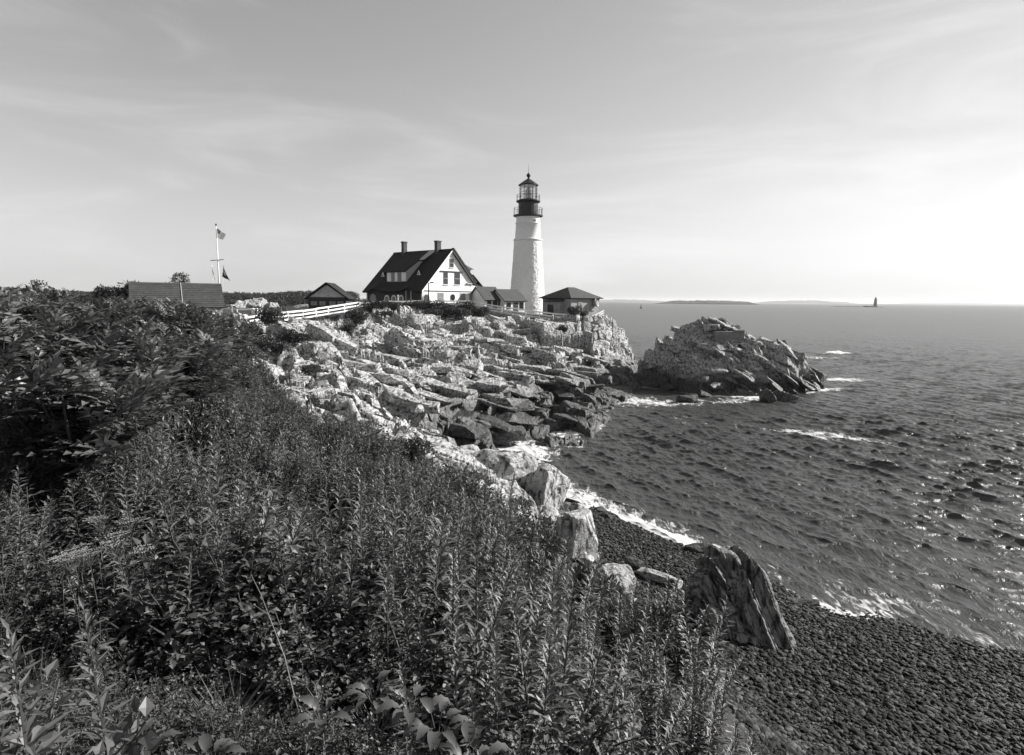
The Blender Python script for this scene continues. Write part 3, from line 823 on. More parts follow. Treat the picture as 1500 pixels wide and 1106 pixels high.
def arch(name, parent, y0, y1, zb, zt, x, ring, mat_ring, mat_in, plane='x'):
    """round-headed opening: a ring and its dark pane"""
    cy, r = (y0 + y1) / 2, (y1 - y0) / 2
    def outline(rr, extra=0):
        top = [(cy + rr * math.cos(a), zt - r + rr * math.sin(a)) for a in np.linspace(0, math.pi, 14)]
        return [(cy - rr, zb - extra)] + top[::-1][:0] + [] , top
    t1 = [(cy + r * math.cos(a), zt - r + r * math.sin(a)) for a in np.linspace(0, math.pi, 14)]
    r2 = r - ring
    t2 = [(cy + r2 * math.cos(a), zt - r + r2 * math.sin(a)) for a in np.linspace(0, math.pi, 14)]
    outer = [(cy + r, zb)] + t1 + [(cy - r, zb)]
    inner = [(cy + r2, zb)] + t2 + [(cy - r2, zb)]
    o = MB().prism(outer, plane, x - .06, x + .1).build(name, M[mat_ring], parent)
    MB().prism(inner, plane, x - .08, x + .12).build('pane', M[mat_in], o)
for y in (5.0, 6.75, 8.5): arch('arched_window', house, y - .62, y + .62, .3, 1.75, .25, .2, 'white', 'glass')
arch('arched_window', house, 11.3, 12.9, .0, 1.9, .25, .06, 'wood_grey', 'pale_glass')
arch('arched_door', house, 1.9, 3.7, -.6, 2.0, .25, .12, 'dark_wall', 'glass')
arch('arched_door', house, 0.35, 1.75, -.6, 1.95, 0.0, .12, 'wood_grey', 'dark_wall', 'y')
for y in (2.2, 3.4): bar('porch_post', M['wood_grey'], house, (-.1, y, -1), (-.1, y, 2.4), .12, .12)
# wide shed dormer with its window band
DX, D0, D1 = 1.3, 4.8, 9.7
dorm = MB().prism([(DX, 3.7), (DX, 5.62), (RX, 8.95), (RX, 8.0)], 'y', D0, D1).build('shed_dormer', M['lit_shingle'], house)
MB().slab([(DX - .45, D0 - .05, 5.55), (RX - .05, D0 - .05, 9.12), (RX - .05, D1 + .5, 9.12), (DX - .45, D1 + .5, 5.55)], .18).build('dormer_roof', M['roof_red'], dorm)
box('dormer_front', M['lit_shingle'], dorm, DX - .04, DX + .2, D0 - .02, D1 + .02, 3.6, 5.6)
for y0, y1, mt in ((4.9, 6.0, 'white'), (6.0, 6.9, 'glass'), (6.9, 7.7, 'white'), (7.7, 8.5, 'glass'), (8.5, 9.6, 'white')):
    box('window_pane' if mt == 'glass' else 'shutter_panel', M[mt], dorm, DX - .12, DX - .03, y0 + .04, y1 - .04, 4.0, 5.4)
# hipped turret roof beside the ridge with sunlight put into its lighter shingle
MB().add([(RX - .2, 4.75, RZ + .1), (RX - .2, 3.05, RZ + .04), (4.2, 4.2, 7.35), (4.0, 4.75, 7.55), (4.0, 4.76, 6.6)], [(0, 1, 2, 3), (3, 2, 4)]).build('dormer_hip', M['lit_shingle'], dorm)
bar('dormer_eave', M['roof_red'], dorm, (4.5, 4.0, 7.4), (3.9, 4.9, 7.3), .3, .18)
for y, x in ((3.0, 2.5), (11.8, 2.4)):
    z = EZ + (x - EX) * (RZ - EZ) / (RX - EX)
    o = MB().add([(x - .25, y - .45, z - .2), (x - .25, y + .45, z - .2), (x - .25, y, z + .62), (x + 1.1, y, z + .62)], [(0, 1, 2), (0, 2, 3), (1, 3, 2)]).build('eyebrow_dormer', M['roof_red'], house)
    MB().prism([(y - .42, z - .18), (y + .42, z - .18), (y, z + .58)], 'x', x - .3, x - .255).build('louvre', M['white'], o)
    MB().prism([(y - .2, z - .1), (y + .2, z - .1), (y, z + .3)], 'x', x - .34, x - .305).build('pane', M['glass'], o)
def chimney(x, y, w, z0, z1):
    c = box('chimney', M['chimney'], house, x - w, x + w, y - w * .8, y + w * .8, z0, z1 - .2)
    box('chimney_cap', M['chimney'], c, x - w - .07, x + w + .07, y - w * .8 - .07, y + w * .8 + .07, z1 - .2, z1)
chimney(6.3, 11.2, .38, 8, 10.85); chimney(6.3, 2.9, .42, 8, 10.55); chimney(8.6, 2.4, .36, 6, 9.3)
# dormer on the back slope, its hip roof showing over the rake
bd = box('back_dormer', M['white'], house, 8.4, 12.2, 1.1, 3.9, 3.4, 6.15)
MB().add([(8.0, .75, 6.15), (12.65, .75, 6.15), (12.65, 4.25, 6.15), (8.0, 4.25, 6.15), (8.6, 2.5, 7.55), (10.7, 2.5, 7.55)], [(0, 1, 5, 4), (1, 2, 5), (2, 3, 4, 5), (0, 4, 3), (0, 3, 2, 1)]).build('dormer_hip_roof', M['grey_roof'], bd)
box('pane', M['glass'], bd, 11.05, 11.75, 1.05, 1.2, 4.7, 5.75)
MB().slab([(11.9, .3, 5.2), (14.3, .3, 3.3), (14.3, 5.6, 3.3), (11.9, 5.6, 5.2)], -.12).build('side_roof', M['roof_red'], bd)
bar('rake_edge', M['roof_red'], house, (RX, -.30, RZ + .12), (11.85, -.30, RZ - 5.18), .5, .34)

# ------------------------------------------------------------------ low white annexes and the brick building
def annex(px, py, Y, rz, L, D, eave, ridge, label):
    p = P(px, py, Y)
    a = tag(empty('annex', tuple(p), R(rz)), label, 'building', 'low white annexes between the house and the tower')
    MB().prism([(0, -1), (D, -1), (D, eave), (D / 2, ridge - .12), (0, eave)], 'x', 0, L).build('wall', M['white'], a)
    MB().slab([(-.3, -.4, eave - .12), (L + .3, -.4, eave - .12), (L + .3, D / 2, ridge), (-.3, D / 2, ridge)], .14).build('roof_slope', M['grey_roof'], a)
    MB().slab([(-.3, D / 2, ridge), (L + .3, D / 2, ridge), (L + .3, D + .4, eave - .12), (-.3, D + .4, eave - .12)], .14).build('roof_slope', M['grey_roof'], a)
    for x0, z0, w, h, mt in ((.5, .75, .8, .95, 'glass'), (L * .45, 0.0, .9, 1.75, 'dark_wall'), (L * .75, .6, .8, 1.15, 'glass')):
        f = box('window' if mt == 'glass' else 'door', M['wood_grey'], a, x0 - .08, x0 + w + .08, -.05, .1, z0 - .08, z0 + h + .08)
        box('pane' if mt == 'glass' else 'door_leaf', M[mt], f, x0, x0 + w, -.08, .08, z0, z0 + h)
    return a
annex(710, 455, 101, 40, 3.7, 4.4, 1.85, 3.95, 'white annex with grey roof adjoining the big house')
annex(739, 459, 102, 40, 4.4, 4.4, 2.15, 4.0, 'smaller white annex at the left foot of the lighthouse')

bp_ = P(836, 466, 98)
bb = tag(empty('brick_building', (bp_.x, bp_.y, bp_.z), R(40)), 'square brick building with hipped grey roof right of the lighthouse', 'building')
BW = 6.6
MB().box(0, BW, 0, BW, .35, 3.15).build('wall', M['brick'], bb)
MB().box(-.06, BW + .06, -.06, BW + .06, -1.2, .35).build('foundation', M['clapboard'], bb)
MB().box(-.1, BW + .1, -.1, BW + .1, 3.0, 3.2).build('cornice', M['dark_wall'], bb)
e0, e1 = -.5, BW + .5
for q in ([(e0, e0, 3.2), (e1, e0, 3.2), (4.1, 3.3, 4.95), (2.5, 3.3, 4.95)], [(e1, e0, 3.2), (e1, e1, 3.2), (4.1, 3.3, 4.95)], [(e1, e1, 3.2), (e0, e1, 3.2), (2.5, 3.3, 4.95), (4.1, 3.3, 4.95)], [(e0, e1, 3.2), (e0, e0, 3.2), (2.5, 3.3, 4.95)]):
    MB().slab(q, .13).build('roof_slope', M['grey_roof'], bb)
for x in (1.6, 4.5):
    f = box('window', M['clapboard'], bb, x - .08, x + .98, -.06, .1, 1.3, 2.5)
    box('pane', M['pale_glass'], f, x, x + .44, -.08, .09, 1.4, 2.42); box('pane', M['pale_glass'], f, x + .48, x + .9, -.08, .09, 1.4, 2.42)
    box('sill', M['clapboard'], f, x - .15, x + 1.05, -.14, .05, 1.2, 1.295)
# round horn hood over the right-hand window
hood = MB().lathe([(.02, 0), (.35, .05), (.62, .25), (.72, .6), (.66, .62), (.5, .3), (.02, .1)], 20, cap=False).build('horn_hood', M['clapboard'], bb, True)
hood.location = (5.2, -.05, 2.35); hood.rotation_euler = (R(75), 0, R(25))
# recessed porch and dark door on the left face
pf = box('porch', M['brick'], bb, -.9, -.02, 1.6, 5.0, -.8, 2.55)
MB().slab([(-1.15, 1.4, 2.55), (.0, 1.4, 2.9), (.0, 5.2, 2.9), (-1.15, 5.2, 2.55)], -.1).build('porch_roof', M['grey_roof'], pf)
box('door', M['glass'], pf, -.96, -.88, 3.0, 4.4, -.6, 2.1)
box('door_frame', M['brick'], pf, -.93, -.89, 2.8, 4.6, -.7, 2.3)

# ------------------------------------------------------------------ sheds at the left
sp = P(330, 450, 68)
shed = tag(empty('long_shed', (sp.x, sp.y, sp.z - 1.15), R(30)), 'long low shed with dark shingle roof behind the shrubs', 'shed')
L, D, EH, RH = 9.0, 6.6, 1.15, 3.75
MB().prism([(.3, -1), (D - .3, -1), (D - .3, EH), (D / 2, RH - .2), (.3, EH)], 'x', -L + .25, -.25).build('wall', M['clapboard'], shed)
MB().slab([(-L, 0, EH), (0, 0, EH), (0, D / 2, RH), (-L, D / 2, RH)], .12).build('roof_slope', M['shed_roof'], shed)
MB().slab([(-L, D / 2, RH), (0, D / 2, RH), (0, D, EH), (-L, D, EH)], .12).build('roof_slope', M['shed_roof'], shed)
bar('ridge_cap', M['wood_grey'], shed, (-L, D / 2, RH + .02), (0, D / 2, RH + .02), .14, .05)
sl = (RH - EH) / (D / 2)
bar('roof_seam', M['wood_grey'], shed, (-4.1, 0.05, EH + .05 + .02), (-4.1, D / 2, RH + .04), .07, .06)
for k in range(1, 13):
    t = k / 13
    bar('shingle_course', M['shed_roof'], shed, (-L, D / 2 * t, EH + (RH - EH) * t + .012), (0, D / 2 * t, EH + (RH - EH) * t + .012), .05, .03)
MB().prism([(.35, EH - 1.5), (D - .35, EH - 1.5), (D - .35, EH), (D / 2, RH - .25), (.35, EH)], 'x', -L + .2, -L + .24).build('dark_gable', M['dark_wall'], shed)

kp = P(452, 456, 82)
kiosk = tag(empty('gabled_shed', (kp.x, kp.y, kp.z), R(4)), 'small dark shed with pale gable facing the camera', 'shed')
W_ = 4.9
box('wall', M['dark_wall'], kiosk, 0, W_, 0, 4.5, -.6, 1.78)
MB().prism([(0, 1.78), (W_, 1.78), (W_ / 2, 3.5)], 'y', .02, 4.4).build('gable', M['clapboard'], kiosk)
MB().slab([(-.4, -.35, 1.6), (W_ / 2, -.35, 3.72), (W_ / 2, 4.8, 3.72), (-.4, 4.8, 1.6)], -.12).build('roof_slope', M['roof_red'], kiosk)
MB().slab([(W_ / 2, -.35, 3.72), (W_ + .4, -.35, 1.6), (W_ + .4, 4.8, 1.6), (W_ / 2, 4.8, 3.72)], -.12).build('roof_slope', M['roof_red'], kiosk)
bar('beam', M['dark_wall'], kiosk, (-.05, -.04, 1.8), (W_ + .05, -.04, 1.8), .1, .14)
for x in (.35, 1.45, 2.75, 3.8):
    f = box('window', M['roof_red'], kiosk, x - .06, x + .86, -.04, .06, .72, 1.4)
    box('pane', M['pale_glass'], f, x, x + .38, -.06, .05, .78, 1.34); box('pane', M['pale_glass'], f, x + .42, x + .8, -.06, .05, .78, 1.34)

# ------------------------------------------------------------------ fences
def fence(name, pts, label, hgt, rails, wid, mat, group=None, step=2.6):
    pts = [Vector(p) for p in pts]
    f = tag(empty(name, tuple(pts[0])), label, 'fence', group)
    # resample
    seg = []; 
    for a, b in zip(pts[:-1], pts[1:]):
        n_ = max(1, round((b - a).length / step))
        seg += [a.lerp(b, i / n_) for i in range(n_)]
    seg.append(pts[-1])
    o0 = pts[0]
    for i, p in enumerate(seg):
        q = p - o0
        jx, jy = random.uniform(-.04, .04), random.uniform(-.03, .03)
        bar('post', M[mat], f, (q.x, q.y, q.z - .5), (q.x + jx, q.y + jy, q.z + hgt), wid, wid)
        if i + 1 < len(seg):
            r = seg[i + 1] - o0
            for k in range(rails):
                z = hgt * (.94 - .36 * k) + random.uniform(-.025, .025)
                bar('rail', M[mat], f, (q.x, q.y, q.z + z), (r.x, r.y, r.z + z + random.uniform(-.02, .02)), .09, .19)
    return f
def fp(px, py, Y): p = P(px, py, Y); return (p.x, p.y, p.z)
fence('rail_fence', [fp(362, 481, 62), fp(400, 474, 66), fp(444, 469, 71), fp(481, 463, 76), fp(527, 455, 82)], 'white rail fence climbing in front of the small dark shed', 1.15, 3, .13, 'white')
fence('rail_fence', [fp(527, 455, 82.2), fp(575, 452, 87), fp(640, 451, 90), fp(690, 451, 92), fp(706, 454, 92.5)], 'white rail fence along the shrubs in front of the big house', 1.05, 3, .13, 'white')
fence('rail_fence', [fp(706.5, 455, 92), fp(735, 460, 91), fp(770, 465, 90), fp(810, 470, 90), fp(866, 474, 90)], 'white rail fence running downhill below the lighthouse', 1.1, 3, .13, 'white')
fence('rail_fence', [fp(866.5, 474, 90), fp(884, 464, 99)], 'short grey fence beside the brick building at cliff edge', 1.05, 3, .1, 'wood_grey', step=2.2)
fence('rope_barrier', [fp(322, 461, 76), fp(348, 462, 76), fp(383, 461, 77)], 'low white barrier in front of pale rocks beside the long shed', .75, 1, .16, 'white', step=2.2)
for px, Y, lab in ((371, 74, 'white stub post left of the pair on the lawn'), (376, 74, 'white stub post right of the pair on the lawn')):
    p = P(px, 463, Y)
    s_ = MB().box(-.14, .14, -.14, .14, -.4, .85).add([(-.17, -.17, .85), (.17, -.17, .85), (.17, .17, .85), (-.17, .17, .85), (0, 0, .98)], [(0, 1, 4), (1, 2, 4), (2, 3, 4), (3, 0, 4), (3, 2, 1, 0)]).build('stub_post', M['white'])
    s_.location = p; tag(s_, lab, 'post', 'stub posts on the lawn')

# ------------------------------------------------------------------ flagpole and flags, lamp post
fb = P(323, 458, 85)
fpole = tag(empty('flagpole', tuple(fb)), 'tall white flagpole with crosstree behind the long shed', 'flagpole')
MB().tube([(0, 0, -.5), (0, 0, 6.4), (0, 0, 11.7)], [.12, .09, .05], 10).build('mast', M['white'], fpole, True)
bar('yardarm', M['iron'], fpole, (-.95, -.1, 7.05), (.75, .1, 7.2), .09, .09)
MB().lathe([(.02, 11.65), (.12, 11.75), (.1, 11.9), (.02, 12.0)], 10).build('finial', M['iron'], fpole, True)
MB().tube([(-.9, 0, 7.05), (-.82, 0, 4), (-.12, 0, 1.2)], .012, 4).build('halyard', M['white'], fpole)
MB().tube([(.7, 0, 7.15), (.62, 0, 4), (.12, 0, 1.2)], .012, 4).build('halyard', M['white'], fpole)
def flag_mesh(name, corners, mat, amp, nu=16, nv=10, seed=0):
    """cloth between four corners (top hoist, top fly, bottom fly, bottom hoist), rippled"""
    a, b, c, d = [Vector(q) for q in corners]
    V = []; uv = []
    for j in range(nv + 1):
        for i in range(nu + 1):
            u, v = i / nu, j / nv
            p = a.lerp(b, u).lerp(d.lerp(c, u), v)
            p += Vector((0.05 * math.sin(5 * u + seed), amp * math.sin(7.5 * u + 2.2 * v + seed) * (0.25 + .75 * u), 0.05 * math.sin(9 * u + seed) * u))
            V.append(p); uv.append((u, 1 - v))
    F = [(j * (nu + 1) + i, j * (nu + 1) + i + 1, (j + 1) * (nu + 1) + i + 1, (j + 1) * (nu + 1) + i) for j in range(nv) for i in range(nu)]
    me = mesh_np(name, [tuple(p) for p in V], F, mat, True)
    ul = me.uv_layers.new(name='UVMap')
    for lp in me.loops: ul.data[lp.index].uv = uv[lp.vertex_index]
    return me
def flag_material(name, kind):
    m, nt, b, out = nodes_of(name)
    n, l = nt.nodes, nt.links
    uvn = n.new('ShaderNodeUVMap'); s_ = n.new('ShaderNodeSeparateXYZ'); l.new(uvn.outputs[0], s_.inputs[0])
    u, v = s_.outputs[0], s_.outputs[1]
    if kind == 'stripes':
        st = math_node(nt, 'FRACT', math_node(nt, 'MULTIPLY', v, 6.5))
        st = math_node(nt, 'GREATER_THAN', st, 0.5)
        base = mixf(nt, st, 0.045, 0.75)
        base = mixf(nt, math_node(nt, 'SUBTRACT', 1.0, st), base, base)
        can = math_node(nt, 'MULTIPLY', math_node(nt, 'LESS_THAN', u, 0.4), math_node(nt, 'GREATER_THAN', v, 6 / 13))
        fu = math_node(nt, 'SUBTRACT', math_node(nt, 'FRACT', math_node(nt, 'MULTIPLY', u, 15)), .5)
        fv = math_node(nt, 'SUBTRACT', math_node(nt, 'FRACT', math_node(nt, 'MULTIPLY', v, 11)), .5)
        rr_ = math_node(nt, 'ADD', math_node(nt, 'MULTIPLY', fu, fu), math_node(nt, 'MULTIPLY', fv, fv))
        star = math_node(nt, 'LESS_THAN', rr_, .05)
        base = mixf(nt, can, base, mixf(nt, star, 0.025, 0.7))
    else:
        du = math_node(nt, 'SUBTRACT', u, .5); dv = math_node(nt, 'SUBTRACT', v, .5)
        rr_ = math_node(nt, 'ADD', math_node(nt, 'MULTIPLY', du, du), math_node(nt, 'MULTIPLY', dv, dv))
        disc = math_node(nt, 'LESS_THAN', rr_, .06)
        base = mixf(nt, disc, 0.02, 0.3) if kind == 'dark' else mixf(nt, disc, 0.72, 0.08)
    l.new(base, b.inputs['Base Color']); b.inputs['Roughness'].default_value = .8
    tr = n.new('ShaderNodeBsdfTranslucent'); l.new(base, tr.inputs[0])
    mx = n.new('ShaderNodeMixShader'); mx.inputs[0].default_value = .3
    l.new(b.outputs[0], mx.inputs[1]); l.new(tr.outputs[0], mx.inputs[2]); l.new(mx.outputs[0], out.inputs[0])
    return m
def flag(name, loc, corners, kind, amp, label, seed):
    o = link(bpy.data.objects.new(name, flag_mesh(name, corners, flag_material(name + '_cloth', kind), amp, seed=seed)))
    o.location = loc; tag(o, label, 'flag')
t_ = fb + Vector((.07, 0, 11.35))
flag('striped_flag', t_, [(0, 0, 0), (1.35, -.35, -.85), (.95, -.3, -1.55), (.06, 0, -1.25)], 'stripes', .1, 'striped flag with dark starred canton at the flagpole top', 0.4)
flag('dark_flag', fb + Vector((.72, 0, 6.55)), [(0, 0, 0), (.22, -.25, -.75), (.95, -.2, -2.2), (-.32, .05, -1.65)], 'dark', .09, 'dark drooping flag hanging right of the flagpole', 1.3)
flag('white_flag', fb + Vector((-.86, 0, 6.55)), [(0, 0, 0), (.18, -.2, -.6), (.5, -.2, -2.2), (.0, .1, -1.5)], 'white', .07, 'white drooping flag with dark emblem left of the flagpole', 2.1)

lp = P(628, 446, 93.5)
lamp = tag(empty('lamp_post', (lp.x, lp.y, lp.z - .4)), 'dark lamp post with short arm in front of the white gable', 'lamp post')
MB().tube([(0, 0, -.5), (0, 0, 3.6)], [.1, .075], 8).build('post', M['iron'], lamp)
bar('arm', M['iron'], lamp, (-.05, 0, 3.55), (.75, -.05, 3.68), .08, .08)
MB().prism([(.25, 3.62), (.8, 3.66), (.78, 3.78), (.25, 3.76)], 'y', -.16, .12).build('lamp_head', M['iron'], lamp)
gp = P(583, 449, 90); 
wp = MB().tube([(0, 0, -.6), (0, 0, 1.5)], [.07, .06], 8).lathe([(.09, 1.5), (.1, 1.6), (.02, 1.68)], 8).build('white_pole', M['white'])
wp.location = gp; tag(wp, 'slim white pole standing before the three arched windows', 'pole')

# ------------------------------------------------------------------ far shores, ledge lighthouse, buoy
def low_island(name, x0p, x1p, Y, zmax, label, mat, seed, depth, kind=None, shape=0.5):
    a, b = P(x0p, 440, Y), P(x1p, 440, Y)
    n_ = 90
    V = []; F = []
    for i in range(n_ + 1):
        t = i / n_
        x = a.x + (b.x - a.x) * t
        e = min(1, min(t, 1 - t) * 9)
        hh = zmax * e ** .7 * (.45 + .55 * math.sin(math.pi * t) ** shape) * (.75 + .5 * float(vn2(np.array([t * 26.0]), np.array([.5]), seed)[0])) 
        for k, (dy, f) in enumerate(((0, -.15), (0.02, .25), (.15, .85), (.5, 1.0), (.85, .6), (1, -.15))):
            V.append((x, Y + depth * dy, hh * f + (0.0 if f > 0 else -1)))
    for i in range(n_):
        for k in range(5):
            F.append((i * 6 + k, (i + 1) * 6 + k, (i + 1) * 6 + k + 1, i * 6 + k + 1))
    o = link(bpy.data.objects.new(name, mesh_np(name, V, F, mat)))
    if kind: tag(o, kind=kind)
    else: tag(o, label, 'island')
    return o
M['far_land'] = simple('far_wooded_land', 0.05, 0.9, 0.02, 0.4)
low_island('island', 978, 1118, 2600, 16, 'long low dark island on the horizon beyond the islet', M['far_land'], 3, 300)
low_island('far_shore', 1130, 1262, 9500, 46, '', M['far_land'], 7, 900, 'structure', 1.4)
low_island('far_shore', 865, 985, 11000, 40, '', M['far_land'], 9, 900, 'structure', 1.2)
low_island('far_shore', 1035, 1100, 12000, 42, '', M['far_land'], 12, 900, 'structure', 1.2)
low_island('far_shore', 1330, 1560, 12500, 30, '', M['far_land'], 15, 900, 'structure', 1.2)
low_island('ledge', 1223, 1300, 1560, 1.6, 'thin rocky ledge under the distant granite tower', M['wet_rock'], 21, 40)
lt = G(1282, 449.8, 0)
rl = tag(empty('distant_lighthouse', (P(1282, 448, 1575).x, 1575, .6)), 'tiny dark granite lighthouse on the horizon at right', 'lighthouse')
MB().lathe([(4.6, -1), (4.4, 3), (3.6, 12), (3.1, 19), (3.5, 19.4), (3.5, 20)], 20).build('tower', M['granite'], rl)
MB().lathe([(1.9, 20), (1.9, 22.6), (2.3, 22.7), (1.2, 24), (.3, 24.6), (.2, 26)], 12).build('lantern', M['iron'], rl)
box('pier', M['granite'], rl, -28, -6, -2, 3, -1, 2.6)
bo = tag(empty('buoy', (P(939, 448, 880).x, 880, 0)), 'tiny dark buoy in the sea left of the low island', 'buoy')
MB().lathe([(1.2, -.6), (1.7, 0), (1.7, .8), (.9, 1.1), (.5, 3.6), (.15, 4.4)], 12).build('hull', M['black'], bo)
box('topmark', M['black'], bo, -.5, .5, -.5, .5, 4.3, 5.1)
# ------------------------------------------------------------------ boulders
def ico(sub):
    bm = bmesh.new(); bmesh.ops.create_icosphere(bm, subdivisions=sub, radius=1.0)
    V = np.array([v.co[:] for v in bm.verts]); F = np.array([[v.index for v in f.verts] for f in bm.faces]); bm.free()
    return V, F
ICO = {k: ico(k) for k in (1, 2, 3, 4, 5, 6)}
def facet_rock(name, seed, dims, mat, sub=4, planes=16, rel=0.05, extra=(), rib=None, lean=(0, 0)):
    """an angular rock: the unit sphere pressed onto random cleavage planes, then roughened"""
    r_ = np.random.default_rng(seed)
    U, F = ICO[sub]
    N = r_.normal(size=(planes, 3)); N /= np.linalg.norm(N, axis=1)[:, None]
    D = 0.62 + 0.33 * r_.random(planes)
    N = np.concatenate([N, np.eye(3), -np.eye(3)]); D = np.concatenate([D, [.92, .9, .88, .9, .92, .9]])
    for e in extra:
        n_ = np.array(e[:3], float); n_ /= np.linalg.norm(n_)
        N = np.concatenate([N, n_[None]]); D = np.concatenate([D, [e[3]]])
    dn = U @ N.T
    rad = np.where(dn > 1e-3, D[None] / np.maximum(dn, 1e-3), 9).min(axis=1)
    rad = np.minimum(rad, 1.35)
    p = U * rad[:, None]
    q = p * np.array(dims)
    nn = fbm3(q * 1.7 / max(.2, min(dims)) * .5 + seed, seed, 5) * rel + fbm3(q * 3.0 + seed, seed + 3, 3) * rel * .5
    if rib:
        k, amp_ = rib
        c = q[:, 0] * .93 - q[:, 1] * .3 + fbm3(q * .7, seed + 9, 3) * .5
        sc = (c * k) % 1.0
        nn = nn + amp_ * (np.abs(sc - .5) * 2 - .6) + amp_ * .9 * (np.floor(c * k * .37 + vn3(q * .9, seed + 4) * 1.2) % 2)
        st_ = (q[:, 2] / .9 + vn3(q * .8, seed + 6) * 1.5) % 1.0
        nn = nn - amp_ * 1.0 * np.clip(1 - st_ / .12, 0, 1)
    q = q + (q / np.maximum(np.linalg.norm(q, axis=1)[:, None], 1e-6)) * (nn * max(dims))[:, None]
    q[:, 0] += q[:, 2] * lean[0]; q[:, 1] += q[:, 2] * lean[1]
    return mesh_np(name, q, F, mat)
def boulder(px, py, Y, w, d, h, seed, mat, label, sub=4, sink=0.3, rz=0.0, z=None, name='boulder', group=None, **kw):
    p = P(px, py, Y)
    o = link(bpy.data.objects.new(name, facet_rock(name, seed, (w / 2, d / 2, h / 2), M[mat], sub, **kw)))
    zz = H(p.x, p.y) if z is None else z
    o.location = (p.x, p.y, zz + h / 2 * (1 - sink)); o.rotation_euler = (0, 0, R(rz))
    return tag(o, label, 'rock', group)
def yat(px, py, z): return G(px, py, z).y
# the ribbed pinnacle at the waters edge
def pinnacle():
    """upended strata: sections lofted up a leaning tower, split into vertical ribs with broken steps"""
    hgt, sc = 2.85, 0.0208
    lv = np.array([0, .1, .3, .45, .6, .75, .85, .93, 1.0])
    xl = np.interp(np.linspace(0, 1, 170), lv, (np.array([1068, 1058, 1043, 1034, 1031, 1036, 1050, 1056, 1064]) - 1106) * sc)
    xr = np.interp(np.linspace(0, 1, 170), lv, (np.array([1182, 1174, 1161, 1150, 1142, 1137, 1127, 1108, 1088]) - 1106) * sc)
    T = np.linspace(0, 1, 170); A = np.linspace(0, 2 * math.pi, 260, endpoint=False)
    TT, AA = np.meshgrid(T, A, indexing='ij')
    cx = ((xl + xr) / 2)[:, None]; rx = ((xr - xl) / 2)[:, None]
    ry = np.interp(T, [0, .5, .8, 1], [1.25, .95, .6, .2])[:, None]
    ca, sa_ = np.cos(AA), np.sin(AA)
    ex = .62
    X = cx + rx * np.sign(ca) * np.abs(ca) ** ex; Y = ry * np.sign(sa_) * np.abs(sa_) ** ex + .28 * hgt * TT * .5
    Z = TT * hgt - .4
    # ribs follow x (and depth) and hardly change with height
    u = X * 1.0 + Y * .45 + .12 * Z + fbm(X * .8, Z * .35, 5, 3) * .18
    va, vb, vc, ox, oy, gap = voro((u * 3.4).ravel(), (Z * .38 + 3.1 * np.floor(u * 3.4)).ravel(), 77)
    d = (va.reshape(X.shape) - .5) * .30 - .12 * np.clip(1 - gap.reshape(X.shape) / .12, 0, 1)
    u2 = u * 9.0; d += (.05 * (np.abs((u2 % 1) - .5) * 2 - .5)) * (.4 + vn2(u * 2, Z * .8, 8))
    left = 1 - sstep(-.35, .25, X)
    va2, _, _, _, _, gap2 = voro((u * 2.1).ravel(), (Z * 1.5).ravel(), 99)
    d += left * ((va2.reshape(X.shape) - .5) * .42 - .15 * np.clip(1 - gap2.reshape(X.shape) / .15, 0, 1))
    d -= .22 * np.exp(-((u - .28) / .045) ** 2) * (1 - sstep(.6, .9, TT) * .5)
    d += fbm(X * 5, Z * 3 + Y * 4, 44, 4) * .05
    tap = (1 - sstep(.9, 1.0, TT) * .7)
    X = X + ca * d * tap; Y = Y + sa_ * d * tap
    Z = Z + (va.reshape(X.shape) - .4) * .5 * sstep(.72, .98, TT)
    V = np.stack([X, Y, Z], -1).reshape(-1, 3)
    idx = np.arange(170 * 260).reshape(170, 260)
    F = np.stack([idx[:-1], np.roll(idx[:-1], -1, 1), np.roll(idx[1:], -1, 1), idx[1:]], -1).reshape(-1, 4)
    V = np.concatenate([V, [V[-260:].mean(0)]])
    F = np.concatenate([F, np.stack([idx[-1], np.roll(idx[-1], -1), np.full(260, 170 * 260), np.full(260, 170 * 260)], 1)])
    return V, F
pv, pf_ = pinnacle()
pbm = bmesh.new()
pvs = [pbm.verts.new(tuple(v)) for v in pv]
for q in pf_:
    ids = list(dict.fromkeys(int(i) for i in q))
    pbm.faces.new([pvs[i] for i in ids])
pme = bpy.data.meshes.new('rock_pinnacle'); pbm.to_mesh(pme); pbm.free(); pme.materials.append(M['ribbed'])
pin = link(bpy.data.objects.new('rock_pinnacle', pme))
pg = G(1106, 958, .4); pin.location = (pg.x, pg.y + .9, .3)
tag(pin, 'tall ribbed rock pinnacle standing on the pebble beach', 'rock')
boulder(1044, 900, yat(1046, 925, .5), .6, .7, 1.7, 13, 'ribbed', 'narrow dark spire leaning on the left of the pinnacle', 4, .2, 0, .3, 'rock_spire', planes=6, rib=(3.0, .04), extra=((.6, 0, .8, .5), (-.6, 0, .8, .6)))
boulder(848, 770, yat(848, 822, .6), 1.35, 1.3, 2.1, 19, 'boulder', 'tall pale split block standing upright above the pebble beach', 5, .15, 20, .65, 'rock_block', planes=3, rel=.03, extra=((0, 0, 1, .8), (.1, -1, .1, .75), (1, .1, 0, .8), (-1, -.2, .2, .8)), lean=(.08, 0))
boulder(832, 765, yat(832, 812, .7) - .3, .75, .9, 1.9, 23, 'boulder', 'slim pale slab leaning on the left of the tall split block', 4, .15, 15, .6, 'rock_slab', planes=3, rel=.03, extra=((0, 0, 1, .85), (.6, 0, .8, .75)))
boulder(858, 812, yat(858, 826, .6) - .35, .7, .6, .75, 29, 'boulder', 'small pale block at the foot of the tall split block', 4, .2, 0, .55)
